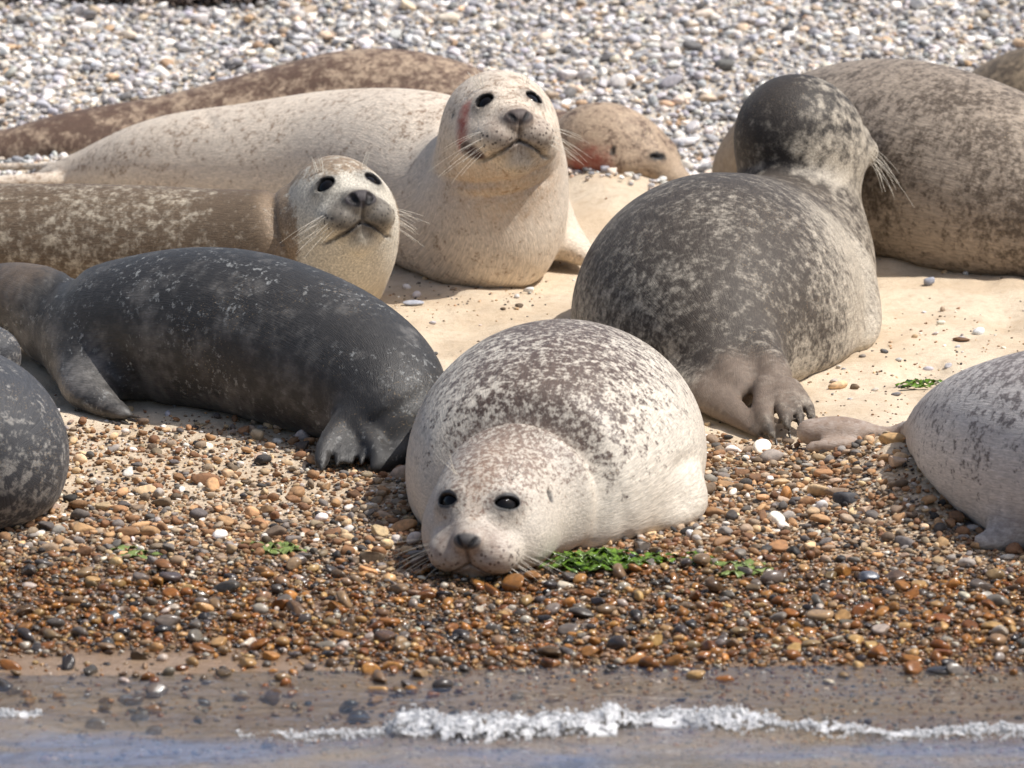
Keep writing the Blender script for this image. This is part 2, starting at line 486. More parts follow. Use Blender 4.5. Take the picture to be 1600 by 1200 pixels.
# ------------------------------------------------------------------ coat material
def coat_mat(name, c):
    m, nt, b = new_mat(name)
    n = N(nt)
    co = n.obj()
    dors = n.attr('dors', 'Fac'); hm = n.attr('hm', 'Fac'); pb = n.attr('pb', 'Fac')
    fc = n.attr('fc'); hl = n.attr('hl')
    wob = n.vadd(co, n.vscale(n.noise(co, c.get('scale', 40) * 0.6, 2, out='Color'), (c.get('warp', 0.006),) * 3))
    n1 = n.noise(wob, c.get('scale', 40), 3.0, 0.62)
    n2 = n.noise(wob, c.get('scale', 40) * 2.6, 2.0, 0.6)
    n3 = n.noise(co, 7.0, 2.0, 0.5)
    v = n.math('MULTIPLY_ADD', n1, 0.62, n.math('MULTIPLY', n2, 0.38))
    if c.get('hfine'):
        v = n.mix(hm, v, n.noise(wob, c['scale'] * c['hfine'], 3.0, 0.65))
    v = n.math('ADD', v, n.math('MULTIPLY', n.math('SUBTRACT', dors, 0.5), c.get('dw', 0.3)))
    v = n.math('ADD', v, n.math('MULTIPLY', n.math('SUBTRACT', n3, 0.5), c.get('low', 0.35)))
    v = n.math('ADD', v, pb)
    hb = n.noise(n.vscale(fc, (42.0, 250.0, 120.0)), 1.0, 3.0, 0.65)
    v = n.math('ADD', v, n.math('MULTIPLY', n.math('SUBTRACT', hb, 0.5), c.get('feather', 0.16)))
    th, so = c.get('th', 0.5), c.get('soft', 0.06)
    mask = n.mr(v, th - so, th + so)
    # hair: long streaks along the body, short ones on the head
    hh = n.noise(n.vscale(hl, (230.0, 230.0, 230.0)), 1.0, 2.0, 0.6)
    hair = n.mix(hm, hb, hh)
    fine = n.noise(n.vscale(fc, (110.0, 480.0, 260.0)), 1.0, 2.0, 0.6)
    colr = n.mix(mask, n.mix(hm, c['light'], c.get('hlight', c['light'])), n.mix(hm, c['dark'], c.get('hdark', c['dark'])))
    if 'mid' in c:
        w = n.math('ADD', dors, n.math('MULTIPLY', n.math('SUBTRACT', n3, 0.5), 0.7))
        colr = n.mix(n.math('MULTIPLY', n.mr(w, c.get('mid0', 0.4), c.get('mid1', 0.9)), c.get('mida', 0.6)), colr, c['mid'])
    if 'fleck' in c:
        f = n.noise(co, c.get('fscale', 75), 3.0, 0.75)
        f = n.math('MULTIPLY', n.mr(f, c.get('f0', 0.60), c.get('f1', 0.72)), n.mr(n.noise(co, 9.0, 2.0), 0.40, 0.62))
        colr = n.mix(n.math('MULTIPLY', f, c.get('fa', 0.8)), colr, c['fleck'])
    st = c.get('streak', 0.45)
    colr = n.mix(1.0, colr, n.mix(n.mr(hair, 0.28, 0.72, smooth=False), (1 - st,) * 3, (1 + st * 0.7,) * 3), 'MULTIPLY')
    colr = n.mix(0.6, colr, n.mix(n.mr(fine, 0.3, 0.7, smooth=False), (0.62,) * 3, (1.36,) * 3), 'MULTIPLY')
    # sand and dirt caught in the fur
    dirt = n.math('MULTIPLY', n.mr(n.noise(co, 260.0, 2.0, 0.7), 0.60, 0.74), n.mr(n.noise(co, 5.0, 2.0), 0.46, 0.66))
    colr = n.mix(n.math('MULTIPLY', dirt, c.get('dirt', 0.5)), colr, lin(186, 158, 118))
    # whisker-pad dots
    dots = n.mr(n.voro(hl, 115.0), 0.40, 0.22)
    colr = n.mix(n.math('MULTIPLY', dots, n.math('MULTIPLY', n.attr('pad', 'Fac'), c.get('dots', 1.0))), colr, (0.03, 0.025, 0.022))
    ova = n.node('ShaderNodeAttribute', attribute_name='ov')
    oa = n.math('ADD', ova.outputs['Alpha'], n.math('MULTIPLY', n.math('SUBTRACT', n.noise(co, 70.0, 3.0, 0.65), 0.5), n.math('MULTIPLY', n.math('MULTIPLY', ova.outputs['Alpha'], 5.0), n.math('SUBTRACT', 1.0, ova.outputs['Alpha']))), clamp=True)
    colr = n.mix(oa, colr, ova.outputs['Color'])
    n.set(b.inputs['Base Color'], colr)
    wet = n.attr('wet', 'Fac')
    n.set(b.inputs['Roughness'], n.mr(wet, 0, 1, c.get('rough', 0.60), 0.22))
    n.set(b.inputs['Specular IOR Level'], n.mr(wet, 0, 1, c.get('spec', 0.30), 0.55))
    n.set(b.inputs['Sheen Weight'], n.math('MULTIPLY', n.math('SUBTRACT', 1.0, oa), c.get('sheen', 0.05)))
    b.inputs['Sheen Roughness'].default_value = 0.4
    nb = n.bump(hair, c.get('bump', 0.35), 0.004)
    nb = n.bump(fine, c.get('bump', 0.35) * 0.8, 0.0015, nb)
    nb = n.bump(n.noise(co, 22.0, 2.0), 0.35, 0.006, nb)
    n.set(b.inputs['Normal'], nb)
    return m

m_eye, nt, b = new_mat('wet dark eye')
b.inputs['Base Color'].default_value = (0.006, 0.005, 0.005, 1)
b.inputs['Roughness'].default_value = 0.04
b.inputs['Specular IOR Level'].default_value = 0.2
b.inputs['Coat Weight'].default_value = 0.0
b.inputs['Coat Roughness'].default_value = 0.02
m_whisk, nt, b = new_mat('whisker hair')
b.inputs['Base Color'].default_value = (0.72, 0.66, 0.55, 1)
b.inputs['Roughness'].default_value = 0.35
m_claw, nt, b = new_mat('claw horn')
n = N(nt)
n.set(b.inputs['Base Color'], n.mix(n.noise(n.obj(), 300.0), (0.022, 0.018, 0.016), (0.09, 0.075, 0.06)))
b.inputs['Roughness'].default_value = 0.35

def tubes(name, paths, mat, parent, r0=0.00055, r1=0.0002, sides=5):
    V, F = [], []
    for p in paths:
        p = np.asarray(p); k = len(p); base = len(V)
        T = np.gradient(p, axis=0); T /= np.linalg.norm(T, axis=1)[:, None]
        ref = np.array([0.31, 0.2, 0.93])
        for i in range(k):
            a = np.cross(T[i], ref); a /= np.linalg.norm(a); bb = np.cross(T[i], a)
            r = r0 + (r1 - r0) * i / (k - 1)
            for j in range(sides):
                t = 2 * math.pi * j / sides
                V.append(p[i] + r * (math.cos(t) * a + math.sin(t) * bb))
        for i in range(k - 1):
            for j in range(sides):
                F.append((base + i * sides + j, base + i * sides + (j + 1) % sides, base + (i + 1) * sides + (j + 1) % sides, base + (i + 1) * sides + j))
    V = np.array(V) - np.array(parent.location)
    return mesh_obj(name, V, np.array(F), mat, parent)

def uv_sphere(name, c, r, mat, parent, nu=28, nv=18):
    V = [(0, 0, 1.0)]; F = []
    for i in range(1, nv):
        for j in range(nu):
            a, t = math.pi * i / nv, 2 * math.pi * j / nu
            V.append((math.sin(a) * math.cos(t), math.sin(a) * math.sin(t), math.cos(a)))
    V.append((0, 0, -1.0))
    for j in range(nu): F.append((0, 1 + j, 1 + (j + 1) % nu))
    for i in range(nv - 2):
        for j in range(nu):
            a = 1 + i * nu
            F.append((a + j, a + nu + j, a + nu + (j + 1) % nu, a + (j + 1) % nu))
    a = 1 + (nv - 2) * nu
    for j in range(nu): F.append((a + j, len(V) - 1, a + (j + 1) % nu))
    V = np.array(V) * r + np.asarray(c) - np.array(parent.location)
    return mesh_obj(name, V, F, mat, parent)

def claw(tip_a, tip_b, r, parent, down=0.35):
    """short curved horn from a to b"""
    a, bb = np.asarray(tip_a, float), np.asarray(tip_b, float)
    pts = [a + (bb - a) * t + np.array([0, 0, -down * np.linalg.norm(bb - a) * t * t]) for t in np.linspace(0, 1, 5)]
    V, F = [], []
    k = 6
    for i, p in enumerate(pts):
        T = pts[min(i + 1, 4)] - pts[max(i - 1, 0)]; T = T / np.linalg.norm(T)
        u = np.cross(T, (0.1, 0.2, 1.0)); u /= np.linalg.norm(u); w = np.cross(T, u)
        rr = r * (1 - (i / 4.0) ** 1.5) + 0.0003
        for j in range(k):
            t = 2 * math.pi * j / k
            V.append(p + rr * (math.cos(t) * u + math.sin(t) * w))
    for i in range(4):
        for j in range(k):
            F.append((i * k + j, i * k + (j + 1) % k, (i + 1) * k + (j + 1) % k, (i + 1) * k + j))
    return mesh_obj('claw', np.array(V) - np.array(parent.location), np.array(F), m_claw, parent)

def row(px, py, Y, rpx):
    p = P(px, py, Y)
    return [p[0], p[1], p[2], rpx * mpp(Y)]
def rows(*a): return [row(*r) for r in a]
def rowsg(*a):
    """limbs lying on the beach: (px, py, radius px[, gap px]) with the distance found from where the underside meets the ground"""
    out = []
    for r in a:
        px, py, rp = r[:3]; gap = r[3] if len(r) > 3 else 0.0
        out.append(row(px, py, G(px, py + rp * 0.85 + gap)[1] + rp * 0.0008, rp))
    return out

RNG = np.random.RandomState(3)
def whisker_paths(H, side, n=14, length=0.105, droop=0.65, spread=1.0, back=0.35, var=0.10):
    out = []
    for i in range(n):
        rr, cc = i % 4, i // 4
        x = 0.142 - 0.012 * cc + 0.004 * RNG.randn() * 0.6
        z = -0.018 - 0.0105 * rr
        y = 0.052 + 0.012 * math.sin(cc * 0.8)
        L = length * (0.65 + 0.55 * RNG.rand()) * (0.8 + 0.08 * cc)
        d0 = np.array([0.30 - back * 0.8 * cc / 3, spread, -0.12 - 0.28 * rr / 3 * 1.2]); d0 += RNG.randn(3) * var
        d0 /= np.linalg.norm(d0)
        d1 = np.array([-back, 0.25, -droop]) + RNG.randn(3) * var
        pts = [np.array([x, y, z]) - d0 * 0.012 + d0 * L * t + d1 * L * t * t * 0.55 for t in np.linspace(0, 1, 9)]
        pts = np.array(pts); pts[:, 1] *= side
        out.append(H.wld(pts))
    return out
def brow_paths(H, side):
    out = []
    for i in range(4):
        b0 = np.array([0.066 - 0.004 * i, 0.040 + 0.004 * i, 0.078])
        d = np.array([0.2, 0.25, 1.0]) + RNG.randn(3) * 0.25; d /= np.linalg.norm(d)
        p = np.array([b0 + d * 0.034 * t + np.array([-0.006, 0.004, 0]) * t * t for t in np.linspace(0, 1, 5)])
        p[:, 1] *= side
        out.append(H.wld(p))
    return out

def build_seal(label, spine, coat, head=None, fins=(), folds=(), sz=1.0, h=0.010, hk=0.06, clip=0.045, bias=None, extra_ov=None, wet=None,
               sub=1, eyes=True, whiskers=True, group='seals hauled out on the beach', sink=0.012, wk={}):
    body = Chain(spine, sz)
    fin = [(Chain(f['rows'], f.get('sz', 1.0), 6, f.get('nrm', (0, 0, 1))), f.get('k', 0.03)) for f in fins]
    H = head
    gc = body.c[:, :2].mean(0)
    def f(p):
        d = body(p)
        c0 = 0.5 * (p.min(0) + p.max(0)); R0 = np.sqrt(((p - c0) ** 2).sum(1).max())
        if H is not None and (np.linalg.norm(H.c - c0) - R0 - 0.24 < max(d.max(), 0) + hk): d = smin(d, H(p), hk)
        for ch, k in fin:
            if ch.lower(c0, R0) < max(d.max(), 0) + k: d = smin(d, ch(p), k)
        for (c, nv, w, dep, rad) in folds:
            q = p - c
            t = (q @ nv) / w
            d = d + dep * np.exp(-t * t) * np.exp(-((q * q).sum(1) / rad ** 2) ** 2)
        return smax(d, ground_fast(p[:, 0], p[:, 1]) - sink - p[:, 2], clip)
    lo, hi = body.bounds()
    for ch, k in fin:
        a, b_ = ch.bounds(); lo = np.minimum(lo, a); hi = np.maximum(hi, b_)
    if H is not None: lo = np.minimum(lo, H.c - 0.22); hi = np.maximum(hi, H.c + 0.22)
    lo = lo - 0.05; hi = hi + 0.05
    V, F = surface_nets(f, lo, hi, h)
    if H is not None and sub:
        def near(rad): return lambda co: np.linalg.norm(H.loc(co) - np.array([0.09, 0, -0.01]), axis=1) < rad
        sel = near(0.175)
        m_ = sel(V); V[m_] = project(f, V[m_], 1, h)
        bm = refine(V, F, [near(0.155)])
        if sub > 1:
            co = np.array([v.co[:] for v in bm.verts]); m_ = sel(co)
            co[m_] = project(f, co[m_], 1, h * 0.5)
            for v, c_ in zip(bm.verts, co): v.co = c_
            m_ = near(0.125)(co); bm.verts.index_update()
            bmesh.ops.subdivide_edges(bm, edges=[e for e in bm.edges if m_[e.verts[0].index] and m_[e.verts[1].index]], cuts=1, use_grid_fill=True)
        me = bpy.data.meshes.new('seal')
        bm.to_mesh(me); bm.free()
        co = np.empty(len(me.vertices) * 3); me.vertices.foreach_get('co', co); co = co.reshape(-1, 3)
        m_ = sel(co); co[m_] = project(f, co[m_], 2, h * 0.4)
    else:
        o_ = mesh_obj('tmp', V, F); me = o_.data; bpy.data.objects.remove(o_); me.name = 'seal'
        co = V
    base = np.array([gc[0], gc[1], float(ground(gc[0], gc[1]))])
    me.vertices.foreach_set('co', (co - base).astype(np.float32).ravel())
    me.polygons.foreach_set('use_smooth', np.ones(len(me.polygons), bool))
    me.update()
    o = bpy.data.objects.new('seal', me); col.objects.link(o)
    o.location = base
    # coordinates along and round the body
    C, T, s_m = body.soft(co)
    U = np.array([0, 0, 1.0]) - T * T[:, 2:3]; U /= np.maximum(np.linalg.norm(U, axis=1), 0.15)[:, None]
    S = np.cross(T, U)
    w = co - C[:, :3]
    th = np.arctan2((w * S).sum(1), (w * U).sum(1))
    dors = np.clip(0.5 + 0.5 * np.cos(th), 0, 1)
    hl = H.loc(co) if H is not None else np.full_like(co, 9.0)
    hm = sstep(0.19, 0.13, np.linalg.norm(hl, axis=1)) if H is not None else np.zeros(len(co))
    if H is not None:
        dors = dors * (1 - hm) + hm * np.clip(0.5 + hl[:, 2] / 0.18, 0, 1)
    fc = np.stack([s_m, th * 0.2, np.linalg.norm(w, axis=1)], 1)
    ov = np.zeros((len(co), 4)); pad = np.zeros(len(co))
    if H is not None:
        ov = head_overlay(hl, H.o)
        far = np.linalg.norm(hl, axis=1) > 0.23
        ov[far, 3] = 0
        ql = hl.copy(); ql[:, 1] = np.abs(ql[:, 1])
        pad = sstep(0.012, -0.002, sd_ell(ql, (0.128, 0.037, -0.034), (0.042, 0.036, 0.026))) * sstep(0.085, 0.11, ql[:, 0])
    info = dict(co=co, hl=hl, dors=dors, s=s_m / body.len[-1], hm=hm)
    if extra_ov is not None:
        for c_, a_ in extra_ov(info):
            a_ = np.clip(a_, 0, 1); k_ = a_ > ov[:, 3]
            ov[k_, :3] = c_; ov[:, 3] = np.maximum(ov[:, 3], a_)
    pbv = bias(info) if bias is not None else np.zeros(len(co))
    add_attr(me, 'dors', 'FLOAT', dors); add_attr(me, 'hm', 'FLOAT', hm); add_attr(me, 'pb', 'FLOAT', pbv)
    add_attr(me, 'fc', 'FLOAT_VECTOR', fc); add_attr(me, 'hl', 'FLOAT_VECTOR', hl); add_attr(me, 'ov', 'FLOAT_COLOR', ov)
    add_attr(me, 'pad', 'FLOAT', pad); add_attr(me, 'wet', 'FLOAT', wet(info) if wet is not None else np.zeros(len(co)))
    me.materials.append(coat)
    tag(o, label, 'seal', group)
    if H is not None and eyes:
        for s_ in (1, -1):
            e = EYE.copy(); e[1] *= s_
            uv_sphere('eye', H.wld(e), EYE_R * H.k * H.o.get('ek', 1.0), m_eye, o)
    if H is not None and whiskers:
        for s_ in (1, -1):
            k_ = dict(wk); 
            tubes('whiskers', whisker_paths(H, s_, **k_), m_whisk, o)
        if eyes:
            for s_ in (1, -1): tubes('eyebrow_whiskers', brow_paths(H, s_), m_whisk, o, 0.0007, 0.0002)
    return o
def head_at(tip, fwd, scale=1.0, roll=0.0, **o):
    """head placed by its nose tip"""
    H = Head((0, 0, 0), fwd, scale, roll, **o)
    H.c = np.asarray(tip) - H.wld((0.173, 0, 0))
    return H
# ------------------------------------------------------------------ sand
m_sand, nt, b = new_mat('sand')
n = N(nt)
po = n.gen_pos()
wet = n.attr('wet', 'Fac'); grit = n.attr('grit', 'Fac')
g1 = n.noise(po, 900.0, 2.0, 0.7); g2 = n.noise(po, 60.0, 4.0, 0.6); g3 = n.noise(po, 6.0, 3.0)
c = n.mix(n.mr(g1, 0.3, 0.7), lin(190, 170, 142), lin(226, 210, 186))
c = n.mix(n.math('MULTIPLY', n.mr(g2, 0.45, 0.75), 0.5), c, lin(172, 148, 120))
c = n.mix(n.math('MULTIPLY', n.mr(g3, 0.42, 0.66), 0.5), c, lin(184, 160, 130))
gr = n.mix(n.noise(po, 240.0, 1.0), lin(86, 62, 42), lin(150, 116, 82))
gr = n.mix(n.attr('far', 'Fac'), gr, n.mix(n.noise(po, 240.0, 1.0), lin(128, 128, 130), lin(186, 186, 186)))
c = n.mix(n.math('MULTIPLY', grit, n.mr(n.noise(po, 130.0, 2.0), 0.35, 0.6)), c, gr)
c = n.mix(wet, c, n.mix(1.0, c, (0.50, 0.43, 0.40), 'MULTIPLY'))
n.set(b.inputs['Base Color'], c)
n.set(b.inputs['Roughness'], n.mr(wet, 0.2, 1.0, 0.85, 0.16))
nb = n.bump(g1, 0.5, 0.0015)
nb = n.bump(g2, 0.5, 0.006, nb)
n.set(b.inputs['Normal'], nb)

def beach_masks(x, y):
    """where pebbles lie: front shingle, back shingle, thin scatter; and wetness"""
    n1 = vnoise(x, y, 3.1, 1) - 0.5; n2 = vnoise(x, y, 9.0, 4) - 0.5
    e = n1 * 0.30 + n2 * 0.12
    edge = 1.02 - 0.10 * sstep(0.25, 0.5, x) + 0.10 * sstep(-0.3, -0.8, x)
    front = sstep(edge + 0.10, edge - 0.12, y + e) * sstep(-0.64, -0.50, y + 0.4 * e - 0.10 * sstep(-0.2, -0.7, x))
    back = sstep(3.02, 3.30, y + e + 0.25 * sstep(0.2, 0.5, x))
    patchy = sstep(0.30, 0.60, y + e) * sstep(0.0, -0.45, x)      # sand showing between the stones on the left
    for (mx, my, rx, ry, mh) in MOUNDS[2:]:
        front = front * (1 - 0.75 * np.exp(-((x - mx) / (rx * 0.8)) ** 2 - ((y - my) / (ry * 0.7)) ** 2))
    wetm = sstep(0.28, -0.02, y + e * 0.8)
    return front, back, patchy, wetm

def beach_sheet(x0, x1, y0, y1, sx, sy):
    xs = np.arange(x0, x1 + sx * 0.5, sx); ys = np.arange(y0, y1 + sy * 0.5, sy)
    X, Y = np.meshgrid(xs, ys, indexing='ij')
    return xs, ys, X, Y
def axis(segs):
    out = []
    for a, b_, st in segs: out.append(np.arange(a, b_, st))
    return np.concatenate(out + [[segs[-1][1]]])
xs = axis([(-400, -40, 40), (-40, -6, 2.0), (-6, -1.6, 0.1), (-1.6, 1.6, 0.009), (1.6, 6, 0.1), (6, 40, 2.0), (40, 400, 40)])
ys = axis([(-40, -6, 2.0), (-6, -1.9, 0.1), (-1.9, 5.0, 0.016), (5.0, 8, 0.1), (8, 40, 2.0), (40, 900, 40)])
X, Y = np.meshgrid(xs, ys, indexing='ij')
Z = ground(X, Y)
V = np.stack([X, Y, Z], -1).reshape(-1, 3)
ny = len(ys)
idx = np.arange(len(xs) * ny).reshape(len(xs), ny)
F = np.stack([idx[:-1, :-1], idx[1:, :-1], idx[1:, 1:], idx[:-1, 1:]], -1).reshape(-1, 4)
beach = mesh_obj('beach', V, F, m_sand)
fr, bk, pa, we = beach_masks(V[:, 0], V[:, 1])
add_attr(beach.data, 'wet', 'FLOAT', np.maximum(we, 0))
add_attr(beach.data, 'grit', 'FLOAT', np.clip(np.maximum(fr * (1 - 0.7 * pa), bk), 0, 1))
add_attr(beach.data, 'far', 'FLOAT', bk)
tag(beach, kind='structure')
# ------------------------------------------------------------------ pebbles
def ico(sub):
    bm = bmesh.new()
    bmesh.ops.create_icosphere(bm, subdivisions=sub, radius=1.0)
    v = np.array([x.co[:] for x in bm.verts]); f = np.array([[q.index for q in p.verts] for p in bm.faces])
    bm.free()
    return v, f
def pebble_shape(seed, sub):
    r = np.random.RandomState(seed)
    v, f = ico(sub)
    out = v.copy()
    for _ in range(4):                                    # worn facets and swellings
        d = r.randn(3); d /= np.linalg.norm(d)
        out += v * (0.22 * r.uniform(-1, 1) * np.clip(v @ d, 0, 1)[:, None] ** 2)
    for _ in range(5):
        d = r.randn(3); d /= np.linalg.norm(d)
        h = r.uniform(0.45, 0.82)
        k = out @ d
        out -= d * (np.maximum(k - h, 0) * 0.85)[:, None]
    ax = np.array([1.0, r.uniform(0.55, 0.92), r.uniform(0.36, 0.70)])
    return out * ax, f
SHAPES = {k: [pebble_shape(100 * k + i, k) for i in range(10)] for k in (1, 2, 3)}    # 20, 80, 320 triangles
PAL_FRONT = [(lin(158, 108, 56), 17), (lin(180, 132, 74), 14), (lin(134, 88, 48), 13), (lin(200, 166, 116), 13), (lin(154, 132, 104), 11),
             (lin(132, 126, 122), 10), (lin(92, 88, 88), 8), (lin(60, 58, 60), 5), (lin(212, 206, 198), 7), (lin(112, 92, 72), 10), (lin(176, 148, 122), 6)]
PAL_BACK = [(lin(186, 191, 201), 28), (lin(162, 169, 183), 25), (lin(210, 211, 214), 20), (lin(212, 200, 184), 9), (lin(190, 168, 142), 6),
            (lin(112, 114, 120), 8), (lin(84, 84, 88), 3), (lin(222, 218, 212), 8), (lin(196, 158, 118), 3)]
def pick_cols(pal, n, r):
    c = np.array([p[0] for p in pal]); w = np.array([p[1] for p in pal], float); w /= w.sum()
    k = c[r.choice(len(c), n, p=w)]
    return np.clip(k * np.exp(r.randn(n, 1) * 0.22) * np.exp(r.randn(n, 3) * 0.03), 0.01, 0.85)

# places the seals cover (photo outline), so that the single pebbles are ones that show
COVER = [[(628, 760), (640, 700), (700, 590), (800, 510), (880, 495), (1000, 530), (1080, 630), (1098, 700), (1090, 820), (1000, 850), (830, 900), (720, 905), (660, 850)],
         [(0, 420), (300, 388), (500, 440), (640, 520), (686, 610), (640, 740), (500, 760), (480, 700), (250, 640), (130, 660), (0, 560)],
         [(0, 290), (420, 290), (540, 235), (620, 330), (590, 465), (400, 440), (0, 420)], [(0, 250), (400, 140), (700, 120), (800, 100), (880, 250), (880, 400), (740, 450), (600, 440), (0, 300)],
         [(0, 200), (600, 75), (760, 130), (880, 180), (1070, 290), (960, 310), (0, 260)], [(875, 490), (940, 380), (1140, 270), (1160, 150), (1250, 118), (1340, 160), (1375, 430), (1370, 540), (1270, 660), (1200, 700), (1060, 600)],
         [(1115, 270), (1280, 100), (1400, 92), (1600, 200), (1600, 435), (1400, 420)], [(1500, 110), (1600, 75), (1600, 200)], [(1240, 650), (1415, 690), (1470, 600), (1600, 535), (1600, 880), (1510, 850), (1440, 720), (1250, 720)],
         [(0, 515), (100, 620), (110, 700), (80, 800), (0, 840)]]
def inside(poly, x, y):
    p = np.array(poly); q = np.roll(p, -1, 0); c = np.zeros(len(x), bool)
    for (ax, ay), (bx, by) in zip(p, q):
        if ay == by: continue
        m = ((ay > y) != (by > y)) & (x < (bx - ax) * (y - ay) / (by - ay) + ax)
        c ^= m
    return c
def to_px(x, y, z):
    d = np.stack([x, y - CAM_Y, z - CAM_Z], 1)
    dep = d[:, 1] * CP - d[:, 2] * SP
    return 800 + FPX * d[:, 0] / dep, 600 - FPX * (d[:, 1] * SP + d[:, 2] * CP) / dep, dep

def scatter(n, box, size, prob, seed, gap=0.62, pal=PAL_FRONT):
    """dart throwing, big ones first"""
    r = np.random.RandomState(seed)
    x = r.uniform(box[0], box[1], n); y = r.uniform(box[2], box[3], n)
    s = np.sort(size(r, n))[::-1]
    k = r.rand(n) < prob(x, y)
    x, y, s = x[k], y[k], s[k]
    if gap > 0:
        cell = 0.03; grid = {}; ok = []
        for i in range(len(x)):
            cx, cy = int(math.floor(x[i] / cell)), int(math.floor(y[i] / cell)); good = True
            for a in (-1, 0, 1):
                for b_ in (-1, 0, 1):
                    for (ux, uy, us) in grid.get((cx + a, cy + b_), ()):
                        m = (us + s[i]) * gap
                        if (x[i] - ux) ** 2 + (y[i] - uy) ** 2 < m * m: good = False; break
                    if not good: break
                if not good: break
            if good:
                ok.append(i); grid.setdefault((cx, cy), []).append((x[i], y[i], s[i]))
        x, y, s = x[ok], y[ok], s[ok]
    return x, y, s, pick_cols(pal, len(x), r), r
def f_prob(x, y):
    fr, bk, pa, we = beach_masks(x, y)
    return fr * (1 - 0.68 * pa) * np.where(np.abs(x) > 1.05, 0.45, 1.0)
def s_prob(x, y):
    fr, bk, pa, we = beach_masks(x, y)
    return fr * (1 - 0.30 * pa) * np.where(np.abs(x) > 1.05, 0.4, 1.0)
def b_prob(x, y):
    fr, bk, pa, we = beach_masks(x, y)
    return bk * np.where((np.abs(x) > 1.35), 0.5, 1.0)
def shallow_prob(x, y):
    e = vnoise(x, y, 4.0, 8)
    return sstep(-1.5, -0.6, y) * sstep(0.35, 0.65, e)
def thin_prob(x, y):
    fr, bk, pa, we = beach_masks(x, y)
    e = sstep(0.45, 0.72, vnoise(x, y, 3.0, 11)) + 0.10
    e = np.maximum(e * 0.5, sstep(0.35, 0.0, np.abs(y - 2.15)) * sstep(0.12, -0.02, x) * sstep(-0.4, -0.2, x))
    e = np.maximum(e, 0.5 * sstep(1.35, 1.1, y))
    e = np.maximum(e, 0.8 * sstep(2.7, 3.0, y) * sstep(0.2, 0.4, x))
    return e
lay = []
# x, y, size, colour, lift, bury, wet-able
for (n_, box, size, prob, seed, gap, pal, lift) in [
    (17000, (-1.3, 1.35, -0.80, 1.25), lambda r, n: np.clip(0.0088 * np.exp(r.randn(n) * 0.40), 0.0068, 0.027), f_prob, 1, 0.70, PAL_FRONT, 0.006),
    (34000, (-1.25, 1.25, -0.80, 1.30), lambda r, n: np.clip(0.0060 * np.exp(r.randn(n) * 0.24), 0.004, 0.010), f_prob, 2, 0.60, PAL_FRONT, 0.003),
    (34000, (-1.15, 1.15, -0.80, 1.30), lambda r, n: r.uniform(0.0020, 0.0048, n), s_prob, 3, 0.55, PAL_FRONT, 0.0015),
    (22000, (-1.4, 1.5, 2.75, 4.55), lambda r, n: np.clip(0.0092 * np.exp(r.randn(n) * 0.34), 0.0068, 0.030), b_prob, 4, 0.56, PAL_BACK, 0.007),
    (28000, (-1.4, 1.5, 2.70, 4.5), lambda r, n: np.clip(0.0062 * np.exp(r.randn(n) * 0.2), 0.0045, 0.009), b_prob, 5, 0.50, PAL_BACK, 0.002),
    (1700, (-1.3, 1.3, 0.9, 3.4), lambda r, n: np.clip(0.0085 * np.exp(r.randn(n) * 0.45), 0.004, 0.024), thin_prob, 6, 0.9, PAL_FRONT[3:] + PAL_BACK, 0.0),
    (7000, (-1.3, 1.3, 0.9, 3.2), lambda r, n: r.uniform(0.0018, 0.0045, n), thin_prob, 7, 0.0, PAL_FRONT, 0.0),
    (420, (-1.3, 1.3, -1.5, -0.55), lambda r, n: np.clip(0.011 * np.exp(r.randn(n) * 0.35), 0.006, 0.024), shallow_prob, 8, 0.9, PAL_FRONT, 0.0),
    (260, (-1.1, -0.1, -0.85, -0.45), lambda r, n: np.clip(0.012 * np.exp(r.randn(n) * 0.35), 0.006, 0.022), lambda x, y: 0.7 + 0 * x, 9, 0.9, PAL_FRONT, 0.003),
    (6500, (-1.2, 1.2, -1.25, -0.55), lambda r, n: r.uniform(0.003, 0.008, n), lambda x, y: 0.35 + 0.65 * sstep(-0.35, 0.1, x + 0.3 * (vnoise(x, y, 3.0, 6) - 0.5)), 10, 0.7, PAL_FRONT, 0.0)]:
    x, y, s, c_, r = scatter(n_, box, size, prob, seed, gap, pal)
    wet_ = beach_masks(x, y)[3]
    lay.append((x, y, s, c_, lift * r.rand(len(x)), wet_, seed))
px_ = np.concatenate([l[0] for l in lay]); py_ = np.concatenate([l[1] for l in lay]); ps = np.concatenate([l[2] for l in lay])
pc = np.concatenate([l[3] for l in lay]); pl = np.concatenate([l[4] for l in lay]); pw = np.concatenate([l[5] for l in lay])
pseed = np.concatenate([np.full(len(l[0]), l[6]) for l in lay])
_qx, _qy, _ = to_px(px_, py_, ground(px_, py_))
_k = ~((_qx > 1195) & (_qx < 1285) & (_qy > 85) & (_qy < 135) & (ps > 0.011))      # no big stone peeping over the head
px_, py_, ps, pc, pl, pw, pseed = [a_[_k] for a_ in (px_, py_, ps, pc, pl, pw, pseed)]
NP = len(px_)
r = np.random.RandomState(21)
pz = ground(px_, py_) + ps * r.uniform(0.10, 0.34, NP) + pl
pz[pseed == 10] -= ps[pseed == 10] * 0.15
pyaw = r.uniform(0, 2 * math.pi, NP); ptx = r.randn(NP) * 0.22; pty = r.randn(NP) * 0.22
pshape = r.randint(0, 10, NP)
wetcol = np.array([0.64, 0.58, 0.50])                     # water darkens and saturates stone
gcol = pc.mean(1, keepdims=True) * np.array([1.10, 1.0, 0.88])
pcol = (pc * 0.62 + gcol * 0.38) * (1 - pw[:, None]) * np.array([1.10, 1.08, 1.05]) + pw[:, None] * (pc * wetcol)
